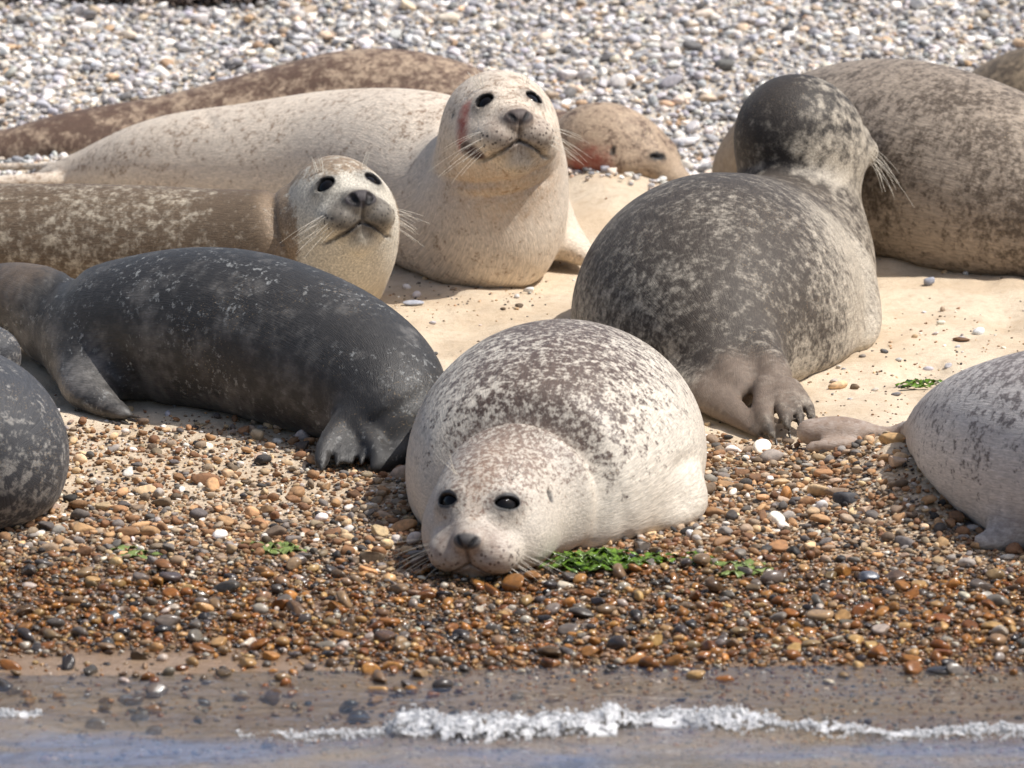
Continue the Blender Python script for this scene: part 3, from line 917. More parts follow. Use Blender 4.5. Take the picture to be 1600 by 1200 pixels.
def rot_mats(yaw, tx, ty):
    cz, sz_ = np.cos(yaw), np.sin(yaw); cx, sx = np.cos(tx), np.sin(tx); cy, sy = np.cos(ty), np.sin(ty)
    o, z = np.ones_like(yaw), np.zeros_like(yaw)
    Rz = np.stack([np.stack([cz, -sz_, z], -1), np.stack([sz_, cz, z], -1), np.stack([z, z, o], -1)], -2)
    Rx = np.stack([np.stack([o, z, z], -1), np.stack([z, cx, -sx], -1), np.stack([z, sx, cx], -1)], -2)
    Ry = np.stack([np.stack([cy, z, sy], -1), np.stack([z, o, z], -1), np.stack([-sy, z, cy], -1)], -2)
    return Rx @ Ry @ Rz
RM = rot_mats(pyaw, ptx, pty)

def pebble_mat(name, colsock, wetsock_fn):
    m, nt, b = new_mat(name)
    n = N(nt)
    colr, wetv = wetsock_fn(n)
    po = n.gen_pos()
    n1 = n.noise(po, 130.0, 3.0, 0.6); n2 = n.noise(po, 520.0, 2.0, 0.6)
    colr = n.mix(1.0, colr, n.mix(n.mr(n1, 0.25, 0.75, smooth=False), (0.66, 0.66, 0.68), (1.34, 1.30, 1.24)), 'MULTIPLY')
    colr = n.mix(n.math('MULTIPLY', n.mr(n2, 0.60, 0.75), 0.30), colr, lin(196, 178, 150))
    n.set(b.inputs['Base Color'], colr)
    n.set(b.inputs['Roughness'], n.math('ADD', n.mr(wetv, 0.0, 1.0, 0.72, 0.13), n.math('MULTIPLY', n1, 0.18)))
    n.set(b.inputs['Specular IOR Level'], n.mr(wetv, 0.0, 1.0, 0.3, 0.5))
    nb = n.bump(n1, 0.25, 0.002)
    n.set(b.inputs['Normal'], n.bump(n2, 0.25, 0.0006, nb))
    return m
def _w_attr(n):
    a = n.node('ShaderNodeAttribute', attribute_name='pc'); return a.outputs['Color'], a.outputs['Alpha']
def _w_obj(n):
    a = n.node('ShaderNodeObjectInfo'); return a.outputs['Color'], a.outputs['Alpha']
m_peb = pebble_mat('pebble mix', None, _w_attr)
m_peb1 = pebble_mat('pebble', None, _w_obj)

# the 300 that show largest are pieces of their own
qx, qy, dep = to_px(px_, py_, pz)
vis = (qx > 5) & (qx < 1595) & (qy > 5) & (qy < 1110)
for poly in COVER: vis &= ~inside(poly, qx, qy)
vis &= pseed != 10
rank = np.argsort(-(ps / dep) * vis)
single = rank[:300]
for k in range(10):
    v, f_ = SHAPES[3][k]
    o = mesh_obj('pebble', v, f_, m_peb1)
    SHAPES.setdefault('me', []).append(o.data); bpy.data.objects.remove(o)
for i in single:
    o = bpy.data.objects.new('pebble', SHAPES['me'][pshape[i]])
    col.objects.link(o)
    o.parent = beach
    M = Matrix(RM[i].tolist()).to_4x4()
    M = Matrix.Translation((px_[i], py_[i], pz[i])) @ M @ Matrix.Scale(ps[i], 4)
    o.matrix_world = M
    o.color = (*pcol[i], pw[i])
rest = np.ones(NP, bool); rest[single] = False
VV, FF, CC = [], [], []
base = 0
for k in range(10):
    for lod in (1, 2):
        m = np.nonzero(rest & (pshape == k) & ((ps > 0.0066) == (lod == 2)) )[0]
        if not len(m): continue
        v, f_ = SHAPES[lod][k]
        w = np.einsum('nij,vj->nvi', RM[m], v) * ps[m][:, None, None]
        w += np.stack([px_[m], py_[m], pz[m]], 1)[:, None, :]
        VV.append(w.reshape(-1, 3))
        FF.append((f_[None] + (base + np.arange(len(m)) * len(v))[:, None, None]).reshape(-1, 3))
        CC.append(np.repeat(np.concatenate([pcol[m], pw[m][:, None]], 1), len(v), 0))
        base += len(m) * len(v)
shingle = mesh_obj('shingle', np.concatenate(VV), np.concatenate(FF), m_peb, beach)
add_attr(shingle.data, 'pc', 'FLOAT_COLOR', np.concatenate(CC))
tag(shingle, kind='stuff')
print('pebbles', NP, 'tris', sum(len(f) for f in FF))
# ------------------------------------------------------------------ water with a breaking ripple
WL = -0.046
CREST = [(-200, 1140), (0, 1120), (120, 1128), (240, 1140), (340, 1146), (470, 1158), (600, 1158), (720, 1168), (850, 1160), (960, 1148), (1060, 1142), (1180, 1150), (1300, 1158), (1450, 1158), (1600, 1156), (1800, 1160)]
def water_pt(px, py, z=WL):
    d = ray(px, py); t = (z - CAM_Z) / d[2]
    return CAM + d * t
_cx = np.array([water_pt(*c_)[0] for c_ in CREST]); _cy = np.array([water_pt(*c_)[1] for c_ in CREST])
def crest_y(x): return np.interp(x, _cx, _cy) + 0.012 * (vnoise(x, 0 * x, 14.0, 3) - 0.5)
def crest_h(x):
    px = 800 + x / 1.06e-3
    return np.interp(px, [-200, 0, 60, 130, 300, 480, 600, 615, 700, 850, 1000, 1200, 1400, 1700], [.004, .012, .010, .003, .004, .010, .016, .030, .034, .030, .026, .022, .014, .012])
def water_z(x, y):
    t = y - crest_y(x)
    h = crest_h(x)
    z = WL + h * np.where(t < 0, np.exp(t / 0.16), np.exp(-(t / 0.014) ** 2))
    fade = np.exp(-np.maximum(np.abs(y + 0.9) - 1.0, 0))
    z = z + fade * (0.006 * (vnoise(x * 0.5, y, 9.0, 2) - 0.5) + 0.0042 * (vnoise(x * 0.6, y * 1.6, 22.0, 5) - 0.5) + 0.0010 * (vnoise(x, y * 2.0, 60.0, 7) - 0.5)) * sstep(-0.40, -0.7, y)
    rip = (0.0065 * (vnoise(x * 0.45, y * 1.3, 24.0, 15) - 0.5) + 0.003 * (vnoise(x * 0.7, y * 1.6, 52.0, 17) - 0.5)) * sstep(-0.5, -0.62, y) * fade
    z = z + rip
    film = sstep(-0.53, -0.60, y + 0.05 * (vnoise(x, y, 5.0, 12) - 0.5) + 0.03 * sstep(-0.2, -0.8, x))
    return np.where(y < -0.42, np.maximum(z, ground_fast(x, y) - 0.012 + 0.0165 * film + 0.6 * rip), z)
wx = axis([(-400, -40, 60), (-40, -5, 5), (-5, -1.5, 0.2), (-1.5, 1.5, 0.010), (1.5, 5, 0.2), (5, 40, 5), (40, 400, 60)])
wy = axis([(-60, -6, 6), (-6, -1.6, 0.1), (-1.6, -0.44, 0.005)])
X, Y = np.meshgrid(wx, wy, indexing='ij')
V = np.stack([X, Y, water_z(X, Y)], -1).reshape(-1, 3)
ny = len(wy); idx = np.arange(len(wx) * ny).reshape(len(wx), ny)
F = np.stack([idx[:-1, :-1], idx[1:, :-1], idx[1:, 1:], idx[:-1, 1:]], -1).reshape(-1, 4)
m_wat = bpy.data.materials.new('shallow sea water'); m_wat.use_nodes = True
nt = m_wat.node_tree; nt.nodes.clear(); n = N(nt)
out = n.node('ShaderNodeOutputMaterial')
po = n.gen_pos()
rp = n.noise(n.vscale(po, (13.0, 30.0, 30.0)), 1.0, 4.0, 0.6)
rp2 = n.noise(n.vscale(po, (40.0, 90.0, 90.0)), 1.0, 2.0, 0.6)
nb = n.bump(rp, 1.0, 0.010); nb = n.bump(rp2, 0.9, 0.003, nb)
tr = n.node('ShaderNodeBsdfTransparent'); tr.inputs['Color'].default_value = (0.90, 0.93, 0.93, 1)
gl = n.node('ShaderNodeBsdfGlossy'); gl.inputs['Roughness'].default_value = 0.04; n.set(gl.inputs['Normal'], nb)
df = n.node('ShaderNodeBsdfDiffuse'); n.set(df.inputs['Normal'], nb)
n.set(df.inputs['Color'], n.mix(n.mr(n.noise(n.vscale(po, (2.5, 7.0, 5.0)), 1.0, 3.0), 0.36, 0.64), lin(156, 144, 130), lin(118, 134, 164)))  # brown silt, with blue sky reflection painted into the diffuse colour
fr = n.node('ShaderNodeFresnel'); fr.inputs['IOR'].default_value = 1.33; n.set(fr.inputs['Normal'], nb)
depth = n.attr('silt_sky', 'Fac')
m1 = n.node('ShaderNodeMixShader'); n.set(m1.inputs[0], depth); nt.links.new(tr.outputs[0], m1.inputs[1]); nt.links.new(df.outputs[0], m1.inputs[2])
m2 = n.node('ShaderNodeMixShader'); n.set(m2.inputs[0], fr.outputs[0]); nt.links.new(m1.outputs[0], m2.inputs[1]); nt.links.new(gl.outputs[0], m2.inputs[2])
nt.links.new(m2.outputs[0], out.inputs['Surface'])
sea = mesh_obj('sea', V, F, m_wat)
add_attr(sea.data, 'silt_sky', 'FLOAT', 0.10 + 0.40 * sstep(0.02, -0.16, V[:, 1] - crest_y(V[:, 0])))
tag(sea, kind='structure')

# foam on the crest: heaped bubbles
m_foam, nt, b = new_mat('sea foam')
n = N(nt)
b.inputs['Base Color'].default_value = (0.92, 0.92, 0.93, 1)
b.inputs['Subsurface Weight'].default_value = 0.6
b.inputs['Subsurface Radius'].default_value = (0.012, 0.012, 0.012)
b.inputs['Subsurface Scale'].default_value = 1.0
b.inputs['Roughness'].default_value = 0.15
b.inputs['Specular IOR Level'].default_value = 0.6
b.inputs['Transmission Weight'].default_value = 0.3
b.inputs['IOR'].default_value = 1.2
n.set(b.inputs['Normal'], n.bump(n.noise(n.gen_pos(), 500.0, 2.0), 0.6, 0.002))
def fbm(x, y, s, o=4, ox=0):
    t = 0; a = 0.5
    for k in range(o): t = t + a * vnoise(x, y, s * 2.1 ** k, ox + 3 * k); a *= 0.55
    return t
fx_ = np.arange(-1.02, 1.12, 0.0028); ft = np.linspace(-1, 1, 46)
X, T_ = np.meshgrid(fx_, ft, indexing='ij')
pxx = 800 + X / 1.06e-3
big = np.interp(pxx, [-60, 0, 55, 90, 330, 420, 600, 614, 622, 760, 1000, 1150, 1300, 1700], [.5, .6, .5, .12, .12, .30, .38, .45, 1.0, 0.95, .85, .75, .42, .38])
dens = np.interp(pxx, [-200, -10, 0, 55, 80, 200, 215, 235, 330, 350, 420, 480, 600, 620, 760, 1000, 1150, 1200, 1300, 1420, 1800], [.5, .7, .8, .75, .0, .0, .35, .0, .0, .45, .62, .55, .7, 1, 1, .95, .95, .8, .75, .72, .72])
hump = big * (0.30 + 1.1 * vnoise(X, 0 * X + 3.0, 17.0, 9))
Yf = crest_y(X) + T_ * (0.008 + 0.050 * hump) - 0.010 + 0.012 * (fbm(X, T_, 26.0, 3, 4) - 0.5) * (1 - T_ ** 2)
lump = fbm(X, Yf, 55.0, 4, 1)
Zf = water_z(X, Yf) - 0.002 + (1 - T_ ** 2) ** 0.7 * (0.001 + 0.022 * hump * (0.10 + 1.6 * lump)) + 0.006 * (fbm(X, Yf, 230.0, 3, 6) - 0.45) * np.minimum(1, 3 * (1 - T_ ** 2))
keep = (dens * (0.25 + 1.4 * fbm(X, Yf, 70.0, 4, 8)) - 0.40 * T_ ** 2) > 0.55
idx = np.arange(X.size).reshape(X.shape)
k = keep[:-1, :-1] & keep[1:, :-1] & keep[1:, 1:] & keep[:-1, 1:]
Ff = np.stack([idx[:-1, :-1], idx[1:, :-1], idx[1:, 1:], idx[:-1, 1:]], -1)[k]
use, inv = np.unique(Ff, return_inverse=True)
Vf = np.stack([X, Yf, Zf], -1).reshape(-1, 3)[use]; Ff = inv.reshape(-1, 4)
# loose bubbles over and around the heap
r = np.random.RandomState(5)
nbub = 9000
pick = r.choice(np.nonzero((dens * fbm(X, Yf, 30.0, 3, 2)).ravel() > 0.30)[0], nbub)
bp = np.stack([X, Yf, Zf], -1).reshape(-1, 3)[pick] + r.randn(nbub, 3) * np.array([0.003, 0.005, 0.0010]) + (r.rand(nbub) ** 3 * 0.010 * hump.ravel()[pick])[:, None] * np.array([0, 0, 1.0])
bs = 0.0006 + 0.0030 * r.rand(nbub) ** 3
v, f_ = ico(1)
W = (v[None] * bs[:, None, None] + bp[:, None, :]).reshape(-1, 3)
Fb = (f_[None] + (np.arange(nbub) * len(v))[:, None, None]).reshape(-1, 3) + len(Vf)
tri = np.concatenate([Ff[:, [0, 1, 2]], Ff[:, [0, 2, 3]], Fb])
foam = mesh_obj('foam', np.concatenate([Vf, W]), tri, m_foam)
tag(foam, 'white foam along the crest of the small breaking ripple', 'foam', kind='stuff')
# ------------------------------------------------------------------ the seals
near = lambda info, c, r: np.linalg.norm(info['co'] - np.asarray(c), axis=1) / r

# 1 spotted seal resting its chin in front
H1 = head_at(P(727, 847, -0.03), (-0.27, -0.95, -0.10), 1.10, 0.0, eye=0.66, uplid=0.72, ek=1.18, ring=0.42, nostril=0.0034, lip=0.0022, lipd=1.5, mouth_a=0.45, nk=0.82,
             nose=(0.085, 0.078, 0.074), muzzle=lin(138, 116, 102), muzzle_a=0.6)
coat1 = coat_mat('pale coat with brown spots', dict(light=lin(212, 202, 186), dark=lin(78, 62, 55), scale=62, dw=0.50, low=0.16, th=0.70, soft=0.095,
                 streak=0.22, spec=0.4, rough=0.5, mid=lin(150, 136, 122), mid0=0.7, mid1=1.1, mida=0.18, dirt=0.35, hfine=1.9, hlight=lin(200, 189, 174), hdark=lin(128, 108, 95)))
seal1 = build_seal('pale seal with dark brown spots facing the water, chin on the wet shingle',
    rows((915, 610, 1.70, 50), (908, 640, 1.40, 110), (892, 692, 0.96, 200), (874, 712, 0.66, 230), (858, 748, 0.44, 224), (832, 790, 0.32, 168), (800, 800, 0.27, 108)),
    coat1, H1, fins=[dict(rows=rows((1000, 770, .46, 76), (1050, 785, .40, 54), (1058, 812, .36, 38), (1040, 825, .33, 30)), k=0.05)],
    sz=0.92, h=0.009, hk=0.035, sub=2,
    folds=[(H1.wld((-0.085, 0, 0.03)), H1.dirw((1, 0, 0.30)), 0.020, 0.036, 0.18),
           (P(1030, 752, .40), np.array([0.55, -0.2, -0.75]), 0.012, 0.012, 0.09), (P(960, 800, .26), np.array([0.9, 0.2, 0.1]), 0.014, 0.006, 0.08)],
    bias=lambda i: -0.02 * i['hm'] + 0.03 * i['hm'] * sstep(0.05, 0.13, i['hl'][:, 0]) - 0.10 * sstep(0.62, 0.35, i['dors']) * (1 - i['hm']),
    extra_ov=lambda i: [(lin(158, 128, 104), 0.25 * sstep(0.15, 0.10, np.linalg.norm(i['hl'] - np.array([0.06, 0, 0.02]), axis=1)) * sstep(0.045, 0.0, np.abs(i['hl'][:, 1])) * sstep(-0.02, 0.02, i['hl'][:, 2]))])

# 2 slate-dark seal
coat2 = coat_mat('slate grey coat', dict(light=lin(112, 108, 103), dark=lin(52, 50, 48), scale=16, dw=0.2, low=0.5, th=0.42, soft=0.16,
                 fleck=lin(170, 170, 166), fscale=62, f0=0.54, f1=0.68, fa=0.6, streak=0.3, spec=0.4, rough=0.5, dirt=0.5))
seal2 = build_seal('slate dark seal lying on its belly, hind flippers folded towards the water',
    rows((600, 700, 0.82, 36), (618, 655, 0.88, 74), (590, 612, 0.98, 108), (515, 572, 1.10, 130), (410, 535, 1.22, 137), (310, 522, 1.32, 136), (200, 522, 1.42, 118), (122, 516, 1.52, 84), (60, 480, 1.58, 66), (5, 480, 1.66, 68), (-60, 500, 1.74, 58), (-110, 520, 1.78, 36)),
    coat2, None, fins=[
        dict(rows=rows((578, 640, .92, 44), (548, 666, .85, 27)), k=0.03),
        dict(rows=rows((538, 666, .86, 24), (513, 692, .79, 17), (502, 722, .74, 13), (507, 749, .70, 7)), k=0.010),
        dict(rows=rows((554, 664, .86, 25), (580, 688, .79, 18), (590, 714, .74, 13), (580, 740, .71, 7)), k=0.010),
        dict(rows=rows((538, 684, .81, 13), (529, 716, .75, 9), (526, 745, .71, 5)), k=0.004),
        dict(rows=rows((550, 686, .81, 13), (547, 720, .75, 9), (544, 746, .71, 5)), k=0.004),
        dict(rows=rows((564, 690, .81, 12), (566, 720, .745, 8), (561, 742, .715, 5)), k=0.004),
        dict(rows=rows((648, 655, .88, 40), (642, 692, .82, 28), (612, 724, .75, 18), (586, 742, .71, 8)), k=0.02),
        dict(rows=rows((150, 560, 1.40, 70), (140, 605, 1.26, 46), (160, 634, 1.18, 30), (192, 648, 1.14, 17), (212, 655, 1.13, 6)), k=0.05, sz=0.75, nrm=(0.25, -0.75, 0.6))],
    sz=1.0, h=0.009, bias=lambda i: 0.22 * sstep(1.2, 0.7, near(i, P(560, 705, .76), 0.11)),
    folds=[(P(108, 450, 1.50), np.array([0.95, 0, -0.25]), 0.014, 0.010, 0.10), (P(82, 450, 1.52), np.array([0.95, 0, -0.25]), 0.009, 0.006, 0.08), (P(612, 640, .84), np.array([0.5, 0, -0.85]), 0.010, 0.008, 0.08), (P(215, 580, 1.28), np.array([0.9, 0, 0.4]), 0.012, 0.008, 0.08)],
    extra_ov=lambda i: [(lin(116, 100, 84), 0.6 * sstep(1.1, 0.3, near(i, P(20, 425, 1.58), 0.10)))])
for q in [(204, 650, 222, 652), (200, 655, 219, 659), (190, 659, 208, 665), (176, 660, 194, 668)]:
    claw(P(q[0], q[1], 1.13), P(q[2], q[3], 1.12), 0.0035, seal2, 0.1)

for q in [(507, 748, 509, 757, .70), (526, 744, 526, 754, .71), (544, 745, 543, 755, .71), (561, 741, 559, 750, .715), (580, 739, 576, 748, .71)]:
    claw(P(q[0], q[1], q[4]), P(q[2], q[3], q[4] - 0.012), 0.003, seal2, 0.1)

# 3 young brown seal
H3 = head_at(P(566, 309, 1.86), (0.27, -0.88, 0.32), 0.98, 0.05, cw=0.84, ch=1.10, eye=1.05, ek=1.14, nk=1.18, ring=0.4, nostril=0.0062, nos=((0.175, 0.0105, -0.009), (0.166, 0.0175, 0.005)), lip=0.0030, mouth_a=0.6, nose=(0.050, 0.042, 0.044),
             muzzle=lin(84, 78, 72), muzzle_a=0.85, chin=lin(206, 190, 164), chin_a=0.0)
coat3 = coat_mat('mottled brown coat, pale face', dict(hlight=lin(202, 194, 178), hdark=lin(140, 120, 98), light=lin(184, 172, 152), dark=lin(102, 86, 69), scale=52, dw=0.06, low=0.2, th=0.48, soft=0.13, streak=0.4))
seal3 = build_seal('small mottled brown seal with pale face raised, looking up over the dark seal',
    rows((-420, 400, 2.3, 40), (-300, 395, 2.28, 75), (-120, 385, 2.24, 95), (50, 383, 2.20, 96), (200, 385, 2.16, 96), (330, 390, 2.12, 95), (430, 388, 2.08, 92), (500, 372, 2.06, 82), (522, 335, 2.05, 70)),
    coat3, H3, fins=[dict(rows=rows((545, 355, 2.02, 60), (552, 400, 2.02, 56), (548, 450, 2.06, 50)), k=0.08)],
    sz=1.0, h=0.010, hk=0.05, sub=2, wk=dict(length=0.078),
    folds=[(P(440, 350, 2.05), np.array([0.93, -0.1, 0.35]), 0.010, 0.012, 0.16)],
    bias=lambda i: 0.04 - 0.32 * sstep(0.30, 0.20, np.linalg.norm(i['hl'] - np.array([0.06, 0, -0.10]), axis=1)) * sstep(-0.055, -0.02, i['hl'][:, 0] - 0.25 * i['hl'][:, 2]) * sstep(0.112, 0.088, np.abs(i['hl'][:, 1])) + 0.10 * sstep(0.30, 0.2, np.linalg.norm(i['hl'], axis=1)) * sstep(0.085, 0.11, np.abs(i['hl'][:, 1])) + 0.27 * i['hm'] * sstep(0.035, 0.085, i['hl'][:, 2]))

# 4 cream seal, head raised
H4 = head_at(P(812, 181, 2.05), (0.20, -0.90, 0.30), 1.02, 0.03, cw=0.94, ch=1.06, eye=1.0, ek=1.05, nk=1.05, ring=0.4, nostril=0.0036, lip=0.0030, mouth_a=0.48, nose=(0.085, 0.066, 0.060),
             muzzle=lin(122, 106, 94), muzzle_a=0.6, chin=lin(198, 170, 130), chin_a=0.15)
coat4 = coat_mat('cream coat', dict(light=lin(216, 201, 182), dark=lin(150, 128, 108), scale=60, dw=0.05, low=0.3, th=0.60, soft=0.10, streak=0.22, dirt=0.4))
seal4 = build_seal('large cream seal with head raised and a red graze beside its eye',
    rows((60, 283, 3.12, 16), (135, 280, 3.08, 45), (260, 275, 2.98, 92), (400, 278, 2.88, 118), (540, 280, 2.78, 140), (660, 295, 2.60, 152), (735, 325, 2.44, 142), (775, 270, 2.36, 106), (782, 205, 2.30, 86)),
    coat4, H4, fins=[dict(rows=rows((772, 300, 2.30, 84), (768, 350, 2.28, 98), (752, 395, 2.30, 96)), k=0.10),
        dict(rows=rows((835, 320, 2.52, 52), (872, 362, 2.48, 34), (902, 392, 2.42, 24), (922, 408, 2.38, 12)), k=0.05),
        dict(rows=rowsg((80, 284, 16), (20, 286, 14), (-50, 290, 10)), k=0.02),
        dict(rows=rowsg((110, 268, 15, 6), (50, 262, 10), (-10, 262, 9)), k=0.015)],
    sz=1.0, h=0.010, hk=0.06, sub=2, wk=dict(length=0.085),
    folds=[(P(690, 240, 2.40), np.array([0.9, -0.2, -0.25]), 0.012, 0.010, 0.14), (P(770, 262, 2.2), np.array([-0.25, -0.2, 0.9]), 0.009, 0.006, 0.13),
           (P(790, 288, 2.2), np.array([-0.15, -0.2, 0.95]), 0.008, 0.004, 0.12), (P(360, 212, 2.86), np.array([0.62, 0, 0.78]), 0.006, 0.004, 0.07), (P(345, 205, 2.86), np.array([0.62, 0, 0.78]), 0.005, 0.003, 0.05),
           (P(640, 250, 2.5), np.array([0.95, 0, -0.3]), 0.010, 0.004, 0.10)],
    extra_ov=lambda i: [(lin(148, 54, 40), 0.78 * sstep(0.030, 0.004, sd_cap(i['hl'], (0.060, -0.078, 0.036), (0.072, -0.090, -0.03), 0, 0))),
                        (lin(60, 30, 26), 0.9 * sstep(0.022, 0.008, sd_cap(i['hl'], (0.074, -0.086, -0.036), (0.100, -0.070, -0.056), 0, 0))),
                        (lin(178, 132, 82), 0.30 * sstep(1.2, 0.5, near(i, P(790, 260, 2.2), 0.14)))])

# 5 brown seal behind
H5 = head_at(P(1086, 292, 3.05), (0.88, -0.38, -0.26), 1.02, roll=0.0, cw=0.9, eye=0.16, nostril=0.002, mouth_a=0.5, nose=(0.06, 0.05, 0.048))
coat5 = coat_mat('brown mottled coat', dict(light=lin(176, 154, 130), dark=lin(98, 77, 64), scale=42, dw=0.14, low=0.40, th=0.51, soft=0.12, streak=0.3))
seal5 = build_seal('brown mottled seal lying behind the cream seal, face low on the sand',
    rows((-260, 260, 3.5, 30), (-120, 255, 3.46, 60), (0, 265, 3.42, 62), (120, 250, 3.42, 76), (280, 225, 3.44, 80), (430, 205, 3.45, 98), (570, 190, 3.45, 114), (690, 205, 3.42, 112), (800, 235, 3.35, 84), (890, 248, 3.26, 70), (945, 252, 3.20, 58)),
    coat5, H5, sz=1.0, h=0.012, hk=0.05, sub=1, bias=lambda i: -0.12 * i['hm'],
    extra_ov=lambda i: [(lin(150, 52, 38), 0.65 * sstep(1.0, 0.4, near(i, P(922, 268, 3.05), 0.075))), (lin(140, 60, 45), 0.6 * sstep(1.0, 0.3, near(i, P(890, 292, 3.08), 0.075)))])

# 6 grey seal, back to the camera
H6 = head_at(P(1354, 206, 2.44), (0.76, 0.62, 0.0), 0.93, 0.0, eye=0.9, ek=0.7)
coat6 = coat_mat('grey coat with black blotches', dict(light=lin(176, 166, 150), dark=lin(60, 52, 45), hfine=0.75, hdark=lin(42, 37, 34), scale=48, dw=0.26, low=0.36, th=0.50, soft=0.17, streak=0.35, mid=lin(118, 110, 100), mid0=0.5, mid1=1.0, mida=0.15))
brown_fl = lin(122, 106, 92)
seal6 = build_seal('grey blotched seal seen from behind, head up and hind flippers on the sand',
    rows((1150, 625, 1.20, 26), (1142, 580, 1.30, 66), (1112, 530, 1.46, 148), (1116, 504, 1.66, 222), (1135, 490, 1.88, 220), (1172, 466, 2.08, 192), (1222, 415, 2.22, 146), (1245, 310, 2.32, 97), (1243, 205, 2.34, 86)),
    coat6, H6, fins=[
        dict(rows=rows((1060, 580, 1.34, 44), (1108, 620, 1.17, 33), (1156, 655, 1.06, 22), (1198, 694, .96, 6)), k=0.02, sz=0.8, nrm=(-0.4, -0.6, 0.7)),
        dict(rows=rows((1110, 555, 1.32, 44), (1142, 588, 1.20, 30), (1163, 608, 1.14, 12)), k=0.025),
        dict(rows=rows((1180, 555, 1.30, 42), (1205, 588, 1.20, 33), (1214, 606, 1.15, 22)), k=0.03),
        dict(rows=rows((1196, 605, 1.14, 20), (1194, 650, 1.03, 16), (1210, 690, .96, 6)), k=0.008),
        dict(rows=rows((1214, 605, 1.13, 17), (1225, 645, 1.02, 11), (1233, 680, .97, 5)), k=0.004),
        dict(rows=rows((1228, 604, 1.13, 16), (1246, 642, 1.03, 10), (1252, 674, .99, 5)), k=0.004),
        dict(rows=rows((1238, 604, 1.14, 14), (1263, 636, 1.06, 10), (1272, 666, 1.01, 5)), k=0.004),
        dict(rows=rows((1318, 430, 2.00, 44), (1342, 495, 1.86, 34), (1346, 535, 1.75, 26), (1312, 548, 1.70, 19), (1296, 552, 1.68, 13)), k=0.05)],
    sz=1.0, h=0.009, hk=0.06, sub=0, eyes=False, wk=dict(length=0.105, droop=1.0, var=0.22, back=0.1),
    bias=lambda i: -0.06 * i['hm'] + 0.24 * i['hm'] * sstep(0.05, -0.05, i['hl'][:, 0] * 0.7 - i['hl'][:, 1] * 0.7) - 0.18 * sstep(1.2, 0.4, near(i, P(1310, 470, 1.8), 0.26)) + 0.08 * sstep(1.2, 0.4, near(i, P(1040, 560, 1.4), 0.16)),
    extra_ov=lambda i: [(brown_fl, 0.75 * sstep(1.1, 0.6, near(i, P(1170, 640, 1.12), 0.15)))])
for q in [(1196, 692, 1202, 701, .96), (1212, 688, 1215, 698, .97), (1233, 677, 1236, 686, .985), (1248, 668, 1250, 677, 1.0)]:
    claw(P(q[0], q[1], q[4]), P(q[2], q[3], q[4] - 0.015), 0.003, seal6, 0.1)

# 7, 8 big seals at the back right
coat7 = coat_mat('drab coat with dark specks', dict(light=lin(162, 147, 130), dark=lin(92, 80, 68), scale=54, dw=0.05, low=0.36, th=0.54, soft=0.12, streak=0.35))
seal7 = build_seal('large drab speckled seal lying broadside behind the grey seal',
    rows((1150, 290, 3.0, 36), (1200, 268, 3.00, 86), (1290, 258, 2.90, 145), (1390, 272, 2.74, 180), (1500, 295, 2.56, 177), (1620, 330, 2.46, 155), (1750, 360, 2.38, 115), (1850, 370, 2.36, 80), (1930, 380, 2.3, 60)),
    coat7, None, sz=1.0, h=0.012, extra_ov=lambda i: [(lin(172, 154, 128), 0.6 * sstep(1.1, 0.6, near(i, P(1150, 250, 2.9), 0.13)))])
coat8 = coat_mat('drab brown coat', dict(light=lin(150, 132, 108), dark=lin(92, 80, 66), scale=46, dw=0.05, low=0.3, th=0.50, soft=0.13, streak=0.3))
seal8 = build_seal('drab brown seal farthest back, cut off by the right edge',
    rows((1480, 210, 3.55, 30), (1560, 200, 3.55, 95), (1650, 195, 3.52, 130), (1780, 200, 3.5, 140), (1900, 220, 3.46, 110), (2000, 240, 3.4, 70)),
    coat8, None, sz=1.0, h=0.014)

# 9 pale spotted seal cut off by the right edge
coat9 = coat_mat('pale pinkish coat with grey spots', dict(light=lin(208, 200, 192), dark=lin(112, 104, 100), scale=56, dw=0.24, low=0.24, th=0.61, soft=0.07, streak=0.22, spec=0.4, mid=lin(150, 138, 134), mid0=0.6, mid1=1.0, mida=0.3))
seal9 = build_seal('pale grey-spotted seal cut off by the right edge, hind flippers on the sand',
    rows((1400, 692, 0.96, 22), (1450, 688, 0.84, 46), (1520, 692, 0.66, 106), (1590, 708, 0.48, 152), (1680, 722, 0.36, 184), (1800, 735, 0.26, 190), (1920, 755, 0.20, 150), (2010, 770, 0.15, 100)),
    coat9, None, fins=[
        dict(rows=rows((1440, 690, .92, 26), (1380, 694, .90, 29), (1315, 682, .91, 32), (1265, 676, .91, 22)), k=0.02),
        dict(rows=rows((1390, 702, .88, 24), (1310, 704, .86, 22), (1264, 702, .86, 12)), k=0.006),
        dict(rows=rows((1640, 790, .32, 90), (1600, 835, .24, 46), (1560, 852, .21, 30), (1535, 852, .20, 20)), k=0.05)],
    sz=1.0, h=0.010,
    extra_ov=lambda i: [(lin(140, 118, 100), 0.8 * sstep(1425, 1395, 800 + (i['co'][:, 0]) / mpp(0.9))),
                        (lin(112, 102, 98), 0.55 * sstep(1.2, 0.5, near(i, P(1575, 850, .2), 0.08)))])

